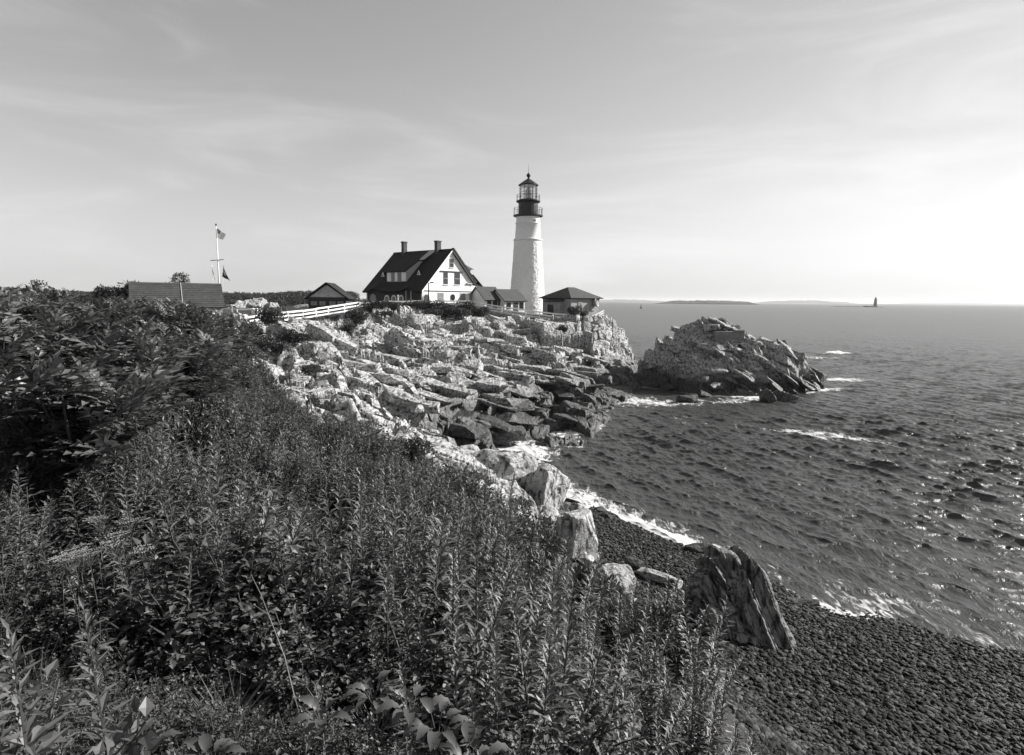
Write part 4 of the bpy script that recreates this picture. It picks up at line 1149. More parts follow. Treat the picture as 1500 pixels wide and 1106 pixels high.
boulder(772, 705, yat(772, 738, 1.2), 3.4, 2.6, 2.9, 31, 'boulder', 'big dark-faced boulder with jagged bright top beside the cove', 6, .28, -15, .7, planes=9, rel=.10, rib=(1.7, .045), extra=((-.55, -.8, .1, .5), (.9, -.2, .2, .75), (-.3, 0, .95, .75)), lean=(.3, 0))
boulder(742, 735, yat(742, 750, 1.8), 2.6, 1.5, 1.3, 37, 'boulder', 'pale low boulder left of the big dark-faced one', 5, .35, 20, rel=.09, rib=(1.5, .04))
boulder(800, 745, yat(800, 757, 1.4), 1.8, 1.2, 1.0, 41, 'boulder', 'small pale boulder between the cove boulder and the split block', 5, .3, 10, rel=.1, rib=(2, .04))
boulder(900, 850, yat(900, 866, .9), 1.35, 1.1, .8, 43, 'boulder', 'rounded pale boulder rising behind the brush on the beach', 4, .3, 30, planes=10)
boulder(965, 842, yat(965, 848, .65), 1.7, .55, .38, 47, 'boulder', 'flat pointed pale slab lying on the pebbles', 4, .3, -38, name='rock_slab', planes=8)
boulder(930, 823, yat(930, 828, .65), .75, .6, .42, 53, 'wet_rock', 'small dark boulder on the pebbles left of the pale slab', 3, .3)
boulder(1022, 801, yat(1022, 808, 0), 1.15, .8, .62, 59, 'wet_rock', 'black wet boulder in the surf left of the pinnacle', 4, .35, 0, -.1)
boulder(884, 757, yat(884, 764, .1), .9, .8, .75, 61, 'wet_rock', 'black wet rock in the surf right of the split block', 4, .3, 0, -.1)
boulder(881, 748, yat(881, 752, .0), .7, .6, .6, 62, 'wet_rock', 'small wet rock behind the black one in the surf', 3, .3, 0, -.15)
boulder(1168, 880, yat(1168, 886, 0), 1.5, .6, .35, 67, 'wet_rock', 'low dark rock at the waterline right of the pinnacle', 4, .3, -15, -.05)
boulder(402, 584, 29, 3.9, 2.6, 2.3, 172, 'boulder', 'large smooth pale boulder in the brush at left', 5, .3, 35, planes=14, rel=.05, extra=((.1, -.7, .75, .6), (.7, -.5, .5, .7)))
boulder(325, 527, 31, 1.3, .9, .9, 73, 'boulder', 'small pale boulder in the brush left of the scree', 4, .3, 0)
boulder(318, 503, 34, 1.6, .9, .7, 79, 'boulder', 'flat pale boulder highest in the brush at left', 4, .3, 0)
boulder(682, 668, yat(682, 678, 1.2), 1.9, 1.2, 1.2, 83, 'boulder', 'pale boulder at the head of the cove', 4, .3, 25)
boulder(715, 678, yat(715, 684, .4), 1.5, 1.1, .9, 89, 'wet_rock', 'dark wet boulder in the cove foam', 4, .35, 0, .05)
boulder(738, 672, yat(738, 676, .2), 1.0, .9, .7, 97, 'wet_rock', 'smaller dark rock right of the one in cove foam', 3, .35, 0, 0)
boulder(812, 703, yat(812, 708, 0), .9, .7, .6, 101, 'wet_rock', 'small dark rock in the water beside the cove boulder', 3, .35, 0, -.1)
boulder(618, 640, 37, 3.0, 1.8, .8, 103, 'boulder', 'broad flat pale slab above the cove', 4, .4, -12, name='rock_slab')
boulder(838, 745, yat(838, 750, .4), 1.5, 1.2, 1.0, 131, 'boulder', 'pale ragged boulder just behind the tall split block', 5, .3, 10, .1, rel=.09, rib=(2, .04))
# rocks round the islet
boulder(1008, 570, yat(1008, 589, 0), 2.4, 1.6, 1.1, 107, 'wet_rock', 'black low rock at the left foot of the islet', 4, .35, 0, -.1)
boulder(1125, 560, yat(1128, 588, 0), 1.6, 1.4, 2.2, 109, 'islet', 'dark pointed rock in front of the islet', 4, .3, 0, -.2, planes=7, extra=((.6, 0, .8, .5), (-.6, 0, .8, .6)))
boulder(1152, 563, yat(1152, 587, 0) + .4, 3.0, 1.8, 1.7, 113, 'islet', 'dark wedge rock sloping right in front of the islet', 4, .3, 0, -.2, planes=7, extra=((.5, 0, .86, .45),))
boulder(1198, 545, yat(1198, 558, 0) + .4, 2.6, 2.0, 2.6, 127, 'islet', 'dark wedge rock at the right tip of the islet', 4, .3, 0, -.3, planes=7, extra=((.5, -.1, .86, .45), (-.3, -.9, .3, .6)))
cw = tag(empty('concrete_ruin', tuple(P(1042, 488, 69.8))), 'weathered concrete ruin on top of the rock islet', 'ruin')
box('wall', M['concrete'], cw, .4, 2.7, -.2, 1.2, -1.4, .2)
box('wall', M['concrete'], cw, 2.8, 3.8, .1, 1.4, -1.6, .35)
MB().add([(3.9, 0, -2.2), (5.6, .2, -2.6), (5.6, 1.2, -2.6), (3.9, 1.3, -2.2), (3.9, 0, -.6), (5.5, .2, -1.0), (5.5, 1.2, -1.0), (3.9, 1.3, -.6)], [(0, 1, 5, 4), (1, 2, 6, 5), (2, 3, 7, 6), (3, 0, 4, 7), (4, 5, 6, 7), (3, 2, 1, 0)]).build('footing', M['concrete'], cw)

# loose blocks bedded in the cliff, scree and beach stones: pieces of the headland
rs = np.random.default_rng(17)
def hull_block(name, seed, dims, n, mat):
    r_ = np.random.default_rng(seed); bm = bmesh.new()
    for _ in range(n):
        q = r_.uniform(-1, 1, 3); q /= np.abs(q).max() ** .85
        bm.verts.new(tuple(q * np.array(dims) * r_.uniform(.82, 1.0)))
    res = bmesh.ops.convex_hull(bm, input=bm.verts)
    bmesh.ops.delete(bm, geom=[v for v in bm.verts if not v.link_faces], context='VERTS')
    me_ = bpy.data.meshes.new(name); bm.to_mesh(me_); bm.free(); me_.materials.append(mat)
    return me_
blk = [hull_block('rock_block', 500 + k, (1, .8, .42), 26, M['rock']) for k in range(8)]
for me_ in blk: add_attr(me_, 'soil', np.zeros(len(me_.vertices))); add_attr(me_, 'beach', np.zeros(len(me_.vertices)))
CLIFFZ = px_poly([(470, 540, 45), (520, 600, 33), (640, 650, 36), (700, 650, 40), (760, 645, 43), (840, 640, 45), (900, 575, 70), (905, 500, 86), (860, 490, 88), (700, 480, 86), (560, 480, 78), (430, 490, 62)])
def scatter_in(poly, n_, rng_):
    xs = [p[0] for p in poly]; ys = [p[1] for p in poly]
    out = np.zeros((0, 2))
    while len(out) < n_:
        c = np.stack([rng_.uniform(min(xs), max(xs), n_ * 3), rng_.uniform(min(ys), max(ys), n_ * 3)], 1)
        out = np.concatenate([out, c[inpoly(c[:, 0], c[:, 1], poly)]])
    return out[:n_]
pp = scatter_in(CLIFFZ, 80, rs)
hz = land(pp[:, 0], pp[:, 1])
for k, (x, y) in enumerate(pp):
    o = link(bpy.data.objects.new('rock_block', blk[k % 8]), headland)
    s_ = 0.45 + 0.9 * rs.random() ** 2
    o.location = (x, y, hz[k] + .02 * s_); o.scale = (s_ * rs.uniform(.9, 1.8), s_ * rs.uniform(.8, 1.4), s_ * rs.uniform(.6, 1.1))
    o.rotation_euler = (rs.normal(0, .2), rs.normal(0, .2), R(-24) + rs.normal(0, .5))
slabm = [hull_block('rock_slab', 540 + k, (1, .8, .26), 15 + 3 * k, M['rock']) for k in range(8)]
for me_ in slabm: add_attr(me_, 'soil', np.zeros(len(me_.vertices))); add_attr(me_, 'beach', np.zeros(len(me_.vertices)))
LEDGEZ = px_poly([(490, 560, 44), (560, 600, 36), (640, 640, 37), (700, 645, 40), (760, 640, 43), (840, 635, 46), (895, 575, 70), (900, 520, 80), (850, 510, 79), (700, 508, 74), (560, 510, 64), (480, 520, 54)])
pp = scatter_in(LEDGEZ, 150, rs)
hz = np.mean([land(pp[:, 0] + dx, pp[:, 1] + dy) for dx, dy in ((0, 0), (.6, 0), (-.6, 0), (0, .6), (0, -.6))], axis=0)
for k, (x, y) in enumerate(pp):
    o = link(bpy.data.objects.new('rock_slab', slabm[k % 8]), headland)
    s_ = rs.uniform(.8, 1.9) * (.75 + .25 * min(1, y / 60))
    o.location = (x, y, hz[k] + .06); o.scale = (s_ * rs.uniform(.8, 1.7), s_ * rs.uniform(.8, 1.4), rs.uniform(.9, 2.8))
    o.rotation_euler = (R(-8) + rs.normal(0, .10), R(7) + rs.normal(0, .11), R(-18) + rs.normal(0, .45))
isl = [hull_block('rock_slab', 560 + k, (1, .7, .28), 24, M['islet']) for k in range(6)]
cnt_ = 0
while cnt_ < 75:
    x, y = rs.uniform(14, 38), rs.uniform(64.5, 74)
    z_ = float(islet_full(np.array([x]), np.array([y]))[0])
    if z_ < .3 or islet_full(np.array([x - 1.2, x + 1.2, x]), np.array([y, y, y + 1.2])).min() < z_ - 1.6: continue
    o = link(bpy.data.objects.new('rock_slab', isl[cnt_ % 6]), islet)
    s_ = rs.uniform(.6, 1.5)
    o.location = (x, y, z_ + .05); o.scale = (s_ * rs.uniform(1.0, 1.8), s_, s_ * rs.uniform(.8, 1.4))
    o.rotation_euler = (R(-18) + rs.normal(0, .12), R(24) * (1 if x > ISC.x - 4 else .2) + rs.normal(0, .12), R(-34) + rs.normal(0, .25))
    cnt_ += 1
ich = [hull_block('rock_block', 580 + k, (1, .85, .5), 18 + 2 * k, M['islet']) for k in range(6)]
cnt_ = 0
while cnt_ < 60:
    x, y = rs.uniform(14.5, 28), rs.uniform(64, 73)
    z_ = float(islet_full(np.array([x]), np.array([y]))[0])
    if z_ < -.3 or islet_full(np.array([x - 1.0, x + 1.0]), np.array([y, y])).min() < z_ - 1.8: continue
    o = link(bpy.data.objects.new('rock_block', ich[cnt_ % 6]), islet)
    s_ = rs.uniform(.5, 1.25)
    o.location = (x, y, z_ - .05); o.scale = (s_ * rs.uniform(.9, 1.7), s_, s_ * rs.uniform(.6, 1.1))
    o.rotation_euler = (R(-6) + rs.normal(0, .15), R(8) + rs.normal(0, .15), rs.normal(0, .5))
    cnt_ += 1
stn = [facet_rock('stone', 600 + k, (1, .85, .65), M['boulder'], 2, planes=8, rel=.03) for k in range(6)]
SCREE = px_poly([(345, 505, 40), (400, 500, 46), (440, 520, 44), (420, 545, 38), (370, 540, 36)])
pp = scatter_in(SCREE, 150, rs); hz = land(pp[:, 0], pp[:, 1])
for k, (x, y) in enumerate(pp):
    o = link(bpy.data.objects.new('stone', stn[k % 6]), headland)
    s_ = 0.16 + 0.34 * rs.random() ** 1.6
    o.location = (x, y, hz[k] + .1); o.scale = (s_ * 1.2, s_, s_); o.rotation_euler = tuple(rs.uniform(-.6, .6, 3) + np.array([0, 0, rs.uniform(0, 6)]))
OUTCROP = px_poly([(332, 452, 88), (405, 452, 88), (412, 448, 98), (380, 440, 104), (340, 440, 104)])
for k, (px, py, Y, w, h) in enumerate([(345, 447, 92, 3.2, 2.2), (362, 443, 95, 3.4, 2.7), (380, 443, 96, 3.6, 2.6), (398, 445, 96, 2.8, 2.0), (335, 450, 90, 2.0, 1.4), (412, 449, 97, 2.0, 1.0)]):
    boulder(px, py, Y, w * 1.45, w * 1.1, h * .8 + 1.2, 700 + k, 'boulder', ['pale crag right of the long shed', 'tall pale crag behind the white barrier', 'pale crag in the middle of the outcrop behind the lawn', 'pale crag at the right of the outcrop behind the lawn', 'low pale rock touching the end of the long shed', 'low pale rock tailing off right of the outcrop'][k], 5, .35, 30 * k, P(px, py + 10, Y).z - .9, planes=22, rel=.13, rib=(1.1, .05), name='crag', group='pale outcrop beyond the lawn')
boulder(441, 450, 95, 3.2, 2.0, 1.6, 720, 'boulder', 'low pale rock left of the small dark shed', 4, .3, 0, P(441, 455, 95).z - .3, planes=12, rel=.06)

# ------------------------------------------------------------------ scattering (one object that carries instances)
def scatter(name, pos, rot, scl, which, protos, kind='stuff', parent=None):
    c = bpy.data.collections.new(name + '_sources')
    for i, me_ in enumerate(protos):
        c.objects.link(bpy.data.objects.new('%s_%02d' % (name, i), me_))
    me_ = bpy.data.meshes.new(name)
    me_.vertices.add(len(pos)); me_.vertices.foreach_set('co', np.asarray(pos, np.float32).ravel())
    a = me_.attributes.new('rot', 'FLOAT_VECTOR', 'POINT'); a.data.foreach_set('vector', np.asarray(rot, np.float32).ravel())
    a = me_.attributes.new('scl', 'FLOAT_VECTOR', 'POINT'); a.data.foreach_set('vector', np.asarray(scl, np.float32).ravel())
    a = me_.attributes.new('which', 'INT', 'POINT'); a.data.foreach_set('value', np.asarray(which, np.int32))
    o = link(bpy.data.objects.new(name, me_), parent)
    ng = bpy.data.node_groups.new(name, 'GeometryNodeTree')
    ng.interface.new_socket('Geometry', in_out='INPUT', socket_type='NodeSocketGeometry')
    ng.interface.new_socket('Geometry', in_out='OUTPUT', socket_type='NodeSocketGeometry')
    n, l = ng.nodes, ng.links
    gi, go = n.new('NodeGroupInput'), n.new('NodeGroupOutput')
    ci = n.new('GeometryNodeCollectionInfo'); ci.inputs['Collection'].default_value = c
    ci.inputs['Separate Children'].default_value = True; ci.inputs['Reset Children'].default_value = True
    ip = n.new('GeometryNodeInstanceOnPoints'); ip.inputs['Pick Instance'].default_value = True
    def na_(nm, ty):
        q = n.new('GeometryNodeInputNamedAttribute'); q.data_type = ty; q.inputs['Name'].default_value = nm; return q.outputs[0]
    l.new(gi.outputs[0], ip.inputs['Points']); l.new(ci.outputs[0], ip.inputs['Instance'])
    l.new(na_('which', 'INT'), ip.inputs['Instance Index']); l.new(na_('scl', 'FLOAT_VECTOR'), ip.inputs['Scale'])
    e2r = n.new('FunctionNodeEulerToRotation'); l.new(na_('rot', 'FLOAT_VECTOR'), e2r.inputs[0]); l.new(e2r.outputs[0], ip.inputs['Rotation'])
    l.new(ip.outputs[0], go.inputs[0])
    md = o.modifiers.new('instances', 'NODES'); md.node_group = ng
    tag(o, kind=kind)
    return o

# ------------------------------------------------------------------ beach pebbles
peb = []
for k in range(6):
    peb.append(facet_rock('pebble', 800 + k, (1, .72, .42), M['pebble'], 2, planes=6, rel=.02))
    peb[-1].polygons.foreach_set('use_smooth', np.ones(len(peb[-1].polygons), bool))
pp = scatter_in(BEACHZ, 95000, rs)
dist = np.hypot(pp[:, 0], pp[:, 1])
pp = pp[(dist < 45) & (dist > 5)]
hz = land(pp[:, 0], pp[:, 1])
ok = (hz > -.25) & (hz < 4.8); pp, hz = pp[ok], hz[ok]
ps = 0.018 + 0.085 * rs.random(len(pp)) ** 4.5 + 0.014 * (vn2(pp[:, 0] / 2, pp[:, 1] / 2, 3) > .62)
order = np.argsort(-ps / np.maximum(8, np.hypot(pp[:, 0], pp[:, 1])))
for k in order[:140]:
    o = link(bpy.data.objects.new('stone', peb[k % 6]), headland)
    o.location = (pp[k, 0], pp[k, 1], hz[k] + ps[k] * .2); s_ = ps[k] * 1.35; o.scale = (s_, s_, s_ * rs.uniform(.8, 1.3)); o.rotation_euler = (rs.normal(0, .25), rs.normal(0, .25), rs.uniform(0, 6.28))
rest = order[140:]
n_ = len(rest)
scatter('pebbles', np.stack([pp[rest, 0], pp[rest, 1], hz[rest] + ps[rest] * .15], 1), np.stack([rs.normal(0, .25, n_), rs.normal(0, .25, n_), rs.uniform(0, 6.28, n_)], 1), np.repeat(ps[rest][:, None], 3, 1) * np.array([1, 1, 1.1]), rs.integers(0, 6, n_), peb)

# ------------------------------------------------------------------ plants
class Leaves:
    """collects folded leaves as numpy quads -> one mesh"""
    def __init__(s): s.V = []; s.F = []; s.n = 0
    def leaf(s, base, d, up, L, W, fold=.25, droop=.15, tri=4):
        d = d.normalized(); side = d.cross(up)
        if side.length < 1e-4: side = d.orthogonal()
        side.normalize(); nrm = side.cross(d).normalized()
        mid = base + d * L * .45 - nrm * (L * droop * .15)
        tip = base + d * L - nrm * (L * droop)
        l_ = mid + side * W * .5 + nrm * W * fold; r_ = mid - side * W * .5 + nrm * W * fold
        k = s.n
        if tri == 4:
            s.V += [base, l_, mid, r_, tip]; s.F += [(k, k + 2, k + 1), (k, k + 3, k + 2), (k + 1, k + 2, k + 4), (k + 2, k + 3, k + 4)]; s.n += 5
        else:
            s.V += [base, l_, tip, r_]; s.F += [(k, k + 3, k + 2, k + 1)]; s.n += 4
    def broad(s, base, d, up, L, W):
        """a large leaf: eight cross sections, folded along the midrib and drooping"""
        d = d.normalized(); side = d.cross(up).normalized(); nrm = side.cross(d).normalized()
        k = s.n; m_ = 9
        for i in range(m_):
            t = i / (m_ - 1); w = W * .5 * math.sin(math.pi * min(1, t * .93 + .05)) ** .7
            c = base + d * L * t + nrm * (L * (.12 * math.sin(math.pi * t) - .35 * t * t))
            wv = .08 * W * math.sin(t * 23)
            s.V += [c + side * w + nrm * (w * .35 + wv), c, c - side * w + nrm * (w * .35 - wv)]
        for i in range(m_ - 1):
            a = k + i * 3; s.F += [(a, a + 1, a + 4, a + 3), (a + 1, a + 2, a + 5, a + 4)]
        s.n += 3 * m_
    def mesh(s, name, mat, smooth=False): return mesh_np(name, [tuple(v) for v in s.V], s.F, mat, smooth)
RND = random.Random(3)
def rv(a, b): return RND.uniform(a, b)
def stem_curve(h, bend):
    a = rv(0, 6.28); bx, by = math.cos(a) * bend, math.sin(a) * bend
    return lambda t: Vector((bx * t * t * h, by * t * t * h, h * t))
def goldenrod(h, n_leaf, bend, spike):
    f = stem_curve(h, bend); L = Leaves()
    st = MB().tube([f(t) for t in (0, .25, .5, .75, 1)], [.007, .006, .005, .004, .002], 4)
    for i in range(n_leaf):
        t = .2 + .79 * (i / n_leaf) ** .75
        a = i * 2.4 + rv(-.35, .35)
        el = rv(.05, .5) + .55 * t
        ln = rv(.10, .165) * (1 - .62 * max(0, t - .5) / .5) * (.55 + .45 * min(1, t * 2.2))
        d = Vector((math.cos(a) * math.cos(el), math.sin(a) * math.cos(el), math.sin(el)))
        L.leaf(f(t), d, Vector((0, 0, 1)), ln, ln * rv(.2, .3), .2, rv(.1, .55))
    if spike:
        for i in range(spike):
            t = .84 + .2 * i / spike; a = i * 2.4; el = .95
            d = Vector((math.cos(a) * math.cos(el), math.sin(a) * math.cos(el), math.sin(el)))
            L.leaf(f(min(t, 1)) + Vector((0, 0, max(0, t - 1) * h)), d, Vector((0, 0, 1)), rv(.035, .055), .014, .2, .1)
    return st.mesh('stem', M['stem']), L.mesh('leaves', M['goldenrod'])
GOLD = [goldenrod(rv(.8, 1.2), RND.randint(62, 90), rv(.02, .22), RND.choice((0, 12, 20))) for _ in range(12)]
def rose(h, n_br, leaf, mat, w):
    """low rose or bayberry bush: leafy twigs from one base"""
    L = Leaves(); st = MB()
    for b in range(n_br):
        a = rv(0, 6.28); sp_ = w * math.sqrt(rv(.02, 1))
        tip = Vector((math.cos(a) * sp_, math.sin(a) * sp_, h * rv(.55, 1.0) * (1 - .35 * (sp_ / w) ** 2)))
        mid = tip * .5 + Vector((rv(-.08, .08), rv(-.08, .08), h * .12))
        st.tube([Vector((0, 0, 0)), mid, tip], [.008, .006, .003], 4)
        m_ = 24
        for i in range(m_):
            t = .3 + .7 * i / m_
            p = (mid * (1 - (t * 2 - 1)) + tip * (t * 2 - 1)) if t > .5 else mid * (t * 2)
            aa = rv(0, 6.28); el = rv(-.1, 1.0)
            d = Vector((math.cos(aa) * math.cos(el), math.sin(aa) * math.cos(el), math.sin(el)))
            p = p + d * rv(0, leaf * 1.2)
            L.leaf(p, d, Vector((rv(-.4, .4), rv(-.4, .4), 1)), leaf * rv(.7, 1.3), leaf * rv(.5, .75), .15, rv(0, .4))
    return st.mesh('stem', M['stem']), L.mesh('leaves', M[mat])
ROSE = [rose(rv(.55, .95), 30, rv(.038, .055), 'rose', .45) for _ in range(7)]
def grass_tuft(h, n):
    L = Leaves()
    for i in range(n):
        a = rv(0, 6.28); el = rv(.8, 1.5)
        d = Vector((math.cos(a) * math.cos(el), math.sin(a) * math.cos(el), math.sin(el)))
        L.leaf(Vector((rv(-.12, .12), rv(-.12, .12), 0)), d, Vector((0, 0, 1)), h * rv(.6, 1.2), h * .022, .1, rv(.1, .5))
    return L.mesh('grass_tuft', M['grass'])
TUFT = [grass_tuft(rv(.5, .8), 60) for _ in range(5)]
def sumac(h, n_br, mat='sumac', leaf_l=.34, lf=.085):
    """branching shrub with feathered leaves of many leaflets"""
    L = Leaves(); st = MB()
    for b in range(n_br):
        a = rv(0, 6.28); sp_ = h * .42 * math.sqrt(rv(.03, 1))
        tip = Vector((math.cos(a) * sp_, math.sin(a) * sp_, h * rv(.5, .95) * (1 - .25 * (sp_ / (h * .42)) ** 2)))
        mid = Vector((tip.x * .35, tip.y * .35, tip.z * .55))
        st.tube([Vector((rv(-.1, .1), rv(-.1, .1), 0)), mid, tip], [.03, .02, .008], 5)
        for k in range(9):
            t = rv(.35, 1) if k > 3 else 1
            p = mid.lerp(tip, max(0, t * 2 - 1)) if t > .5 else mid * (t * 2)
            aa = rv(0, 6.28); el = rv(.25, 1.15)
            d = Vector((math.cos(aa) * math.cos(el), math.sin(aa) * math.cos(el), math.sin(el)))
            side = d.cross(Vector((0, 0, 1))).normalized(); nrm = side.cross(d)
            ll = leaf_l * rv(.7, 1.2); m_ = 5
            for i in range(m_):
                u = (i + .6) / m_
                q = p + d * ll * u - nrm * ll * .3 * u * u
                for sg in (-1, 1):
                    dd = (d * .7 + side * sg * .75 + Vector((rv(-.15, .15), rv(-.15, .15), rv(-.2, .1)))).normalized()
                    L.leaf(q, dd, nrm, lf * rv(.8, 1.2) * (1.15 - .5 * u), lf * .34, .15, rv(.1, .4), 4 if leaf_l > .3 else 2)
            L.leaf(p + d * ll - nrm * ll * .3, d, nrm, lf, lf * .3, .15, .3)
    return st.mesh('stem', M['bark']), L.mesh('foliage', M[mat])
SUMAC = [sumac(rv(1.8, 2.1), 32, 'sumac', .42, .2) for _ in range(4)]
def dense_shrub(w, h, n, leaf, mat='shrub', lump=.5):
    """rounded leafy shrub: leaf clumps through an uneven crown, with twigs"""
    L = Leaves(); st = MB()
    lobes = [(Vector((rv(-.55, .55) * w, rv(-.5, .5) * w, h * rv(.3, .68))), rv(.28, .5)) for _ in range(9)]
    for c, r in lobes: st.tube([Vector((0, 0, -.2)), Vector((c.x * .4, c.y * .4, c.z * .5)), c], [.03, .02, .01], 4)
    for i in range(n):
        c, r = RND.choice(lobes)
        d = Vector((RND.gauss(0, 1), RND.gauss(0, 1), RND.gauss(0, 1))).normalized()
        rr_ = (rv(.35, 1.0) ** .5) * (1.25 if RND.random() < .06 else 1)
        p = c + Vector((d.x * r * w * rr_, d.y * r * w * rr_, d.z * r * h * .75 * rr_))
        if p.z < -.1: p.z = rv(0, .2)
        dd = (d + Vector((rv(-1, 1), rv(-1, 1), rv(-.3, 1)))).normalized()
        L.leaf(p, dd, Vector((rv(-1, 1), rv(-1, 1), 1)), leaf * rv(.6, 1.4), leaf * rv(.4, .7), .15, .2, 2)
    return st.mesh('stem', M['bark']), L.mesh('foliage', M[mat])
SHRUB = [dense_shrub(1.0, 1.0, 2600, .11) for _ in range(4)]
SHRUBR = [dense_shrub(1.0, 1.0, 2200, .10, 'rose') for _ in range(3)]

def plant(name, protos, loc, rz, scl, label, cat, group, parts=('stem', 'leaves'), tilt=0.0):
    r_ = empty(name, loc, rz); r_.scale = scl if isinstance(scl, tuple) else (scl,) * 3
    r_.rotation_euler = (rv(-tilt, tilt), rv(-tilt, tilt), rz)
    for nm, me_ in zip(parts, protos): link(bpy.data.objects.new(nm, me_), r_)
    return tag(r_, label, cat, group)

# --- shrubs by name, each where it stands
def shrub_at(px, py, Y, w, h, label, protos=SHRUB, dz=-.1, group=None, name='shrub'):
    p = P(px, py, Y)
    return plant(name, RND.choice(protos), (p.x, p.y, H(p.x, p.y) + dz), rv(0, 6.28), (w / 1.95, w / 1.95, h), label, 'shrub', group, ('stem', 'foliage'))
shrub_at(400, 470, 60, 3.0, 2.1, 'dark round bush at the lower end of the white fence')
for k, (px, py, Y, w, h) in enumerate([(526, 470, 76, 4.2, 2.2), (512, 480, 72, 3.2, 1.7), (548, 463, 82, 4.6, 1.8), (575, 462, 84, 4.4, 1.6), (603, 460, 86, 4.4, 1.6), (632, 459, 87, 4.6, 1.8), (655, 460, 87, 4.4, 1.9), (682, 462, 88, 4.4, 1.9), (703, 466, 88, 3.4, 1.4), (640, 470, 82, 4.2, 1.5), (675, 472, 83, 4.4, 1.6), (560, 472, 79, 3.8, 1.4)]):
    shrub_at(px, py, Y, w, h, ['dark bush where the fence bends below the house corner', 'dark bush lowest on the slope below the fence bend', 'dark shrub below the left end of the house', 'low shrub below the first arched windows', 'low shrub below the middle of the black roof', 'shrub below the dark lamp post', 'shrub below the white gable window', 'shrub below the right end of the white gable', 'small shrub below the annex beside the house', 'lower shrub on the rocks below the lamp post', 'lower shrub on the rocks below the gable', 'lower shrub on the rocks below the arched windows'][k], group='shrubs along the cliff top')
for k, (px, py, Y, w, h, lab) in enumerate([(840, 496, 85, 2.4, 1.4, 'tall shrub on the rocks below the brick building'), (855, 490, 87, 2.2, .9, 'shrub at the fence corner below the brick building'), (825, 507, 81, 1.8, 1.1, 'thin shrub lowest below the brick building'), (430, 552, 37, 2.8, .9, 'low dark shrub right above the large pale boulder'), (410, 545, 38, 2.6, 1.0, 'dark shrub above the large pale boulder at left'), (455, 565, 35, 1.6, .7, 'small shrub right of the large pale boulder'), (385, 535, 38, 2.2, .9, 'dark shrub between scree and large pale boulder'),
      (385, 482, 50, 2.6, 1.3, 'shrub left of the dark round bush'), (375, 498, 45, 2.6, 1.2, 'shrub above the scree at left'), (355, 485, 47, 3.0, 1.5, 'shrub on the far end of the shrubby rise'), (462, 515, 56, 2.0, 1.1, 'pale feathery shrub among the upper rocks'), (585, 503, 66, 2.6, .9, 'low shrub in a hollow of the upper rocks'), (735, 612, 46, 1.5, .7, 'dark shrub on the ledges above the cove'), (778, 770, 15.5, 1.7, 1.25, 'dark leafy bush left of the tall split block'), (795, 800, 14, 1.2, .9, 'dark leafy bush below the tall split block'), (745, 790, 13.6, 1.5, 1.0, 'leafy bush at the bank edge left of the split block')]):
    shrub_at(px, py, Y, w, h, lab, SHRUBR if k in (10, 13, 14, 15) else SHRUB)
for k, (px, py, Y, w, h, lab) in enumerate([(345, 540, 30, 2.2, 1.0, 'shrub left of the large pale boulder'), (362, 522, 33, 2.0, .8, 'shrub between small boulder and scree'), (325, 560, 25, 2.2, 1.2, 'shrub below the small pale boulder in the brush'), (300, 575, 20, 2.0, 1.2, 'shrub where thicket meets goldenrod'), (450, 582, 27, 1.6, .8, 'shrub before the right end of the large pale boulder'), (370, 600, 22, 1.6, 1.0, 'shrub before the left end of the large pale boulder'),
      (120, 600, 8.6, 1.5, 1.2, 'leafy bush lowest at the foot of the thicket'), (190, 600, 9.4, 1.5, 1.2, 'leafy bush at the foot of the thicket below the tree row'), (250, 590, 11, 1.7, 1.2, 'leafy bush at the foot of the thicket below the long shed'), (60, 610, 8.2, 1.5, 1.2, 'leafy bush at the foot of the thicket by the left edge'), (285, 570, 13.5, 1.7, 1.2, 'leafy bush at the right foot of the thicket')]):
    shrub_at(px, py, Y, w, h, lab, SHRUBR if k in (0, 3, 5, 7, 9) else SHRUB)
for k, (px, py, Y, w, h, lab) in enumerate([(478, 602, 25, 1.8, .9, 'bush spilling over the rocks right of the large pale boulder'), (525, 628, 22, 2.2, 1.0, 'bush spilling over the rocks below the flat slabs'), (590, 660, 19, 1.8, 1.0, 'bush at the bank crest above the broad flat slab'), (640, 690, 17, 1.7, .9, 'bush at the bank crest left of the cove'), (700, 725, 15.6, 1.6, .9, 'bush at the bank crest below the cove boulders'), (860, 862, 11.2, 1.3, .8, 'bush at the bank edge left of the rounded beach boulder'), (985, 905, 9.2, 1.2, .8, 'bush at the bank edge below the pointed slab'), (1020, 950, 8.0, 1.2, .8, 'bush at the bank edge left of the pinnacle foot')]):
    shrub_at(px, py, Y, w, h, lab, SHRUBR if k % 2 else SHRUB)
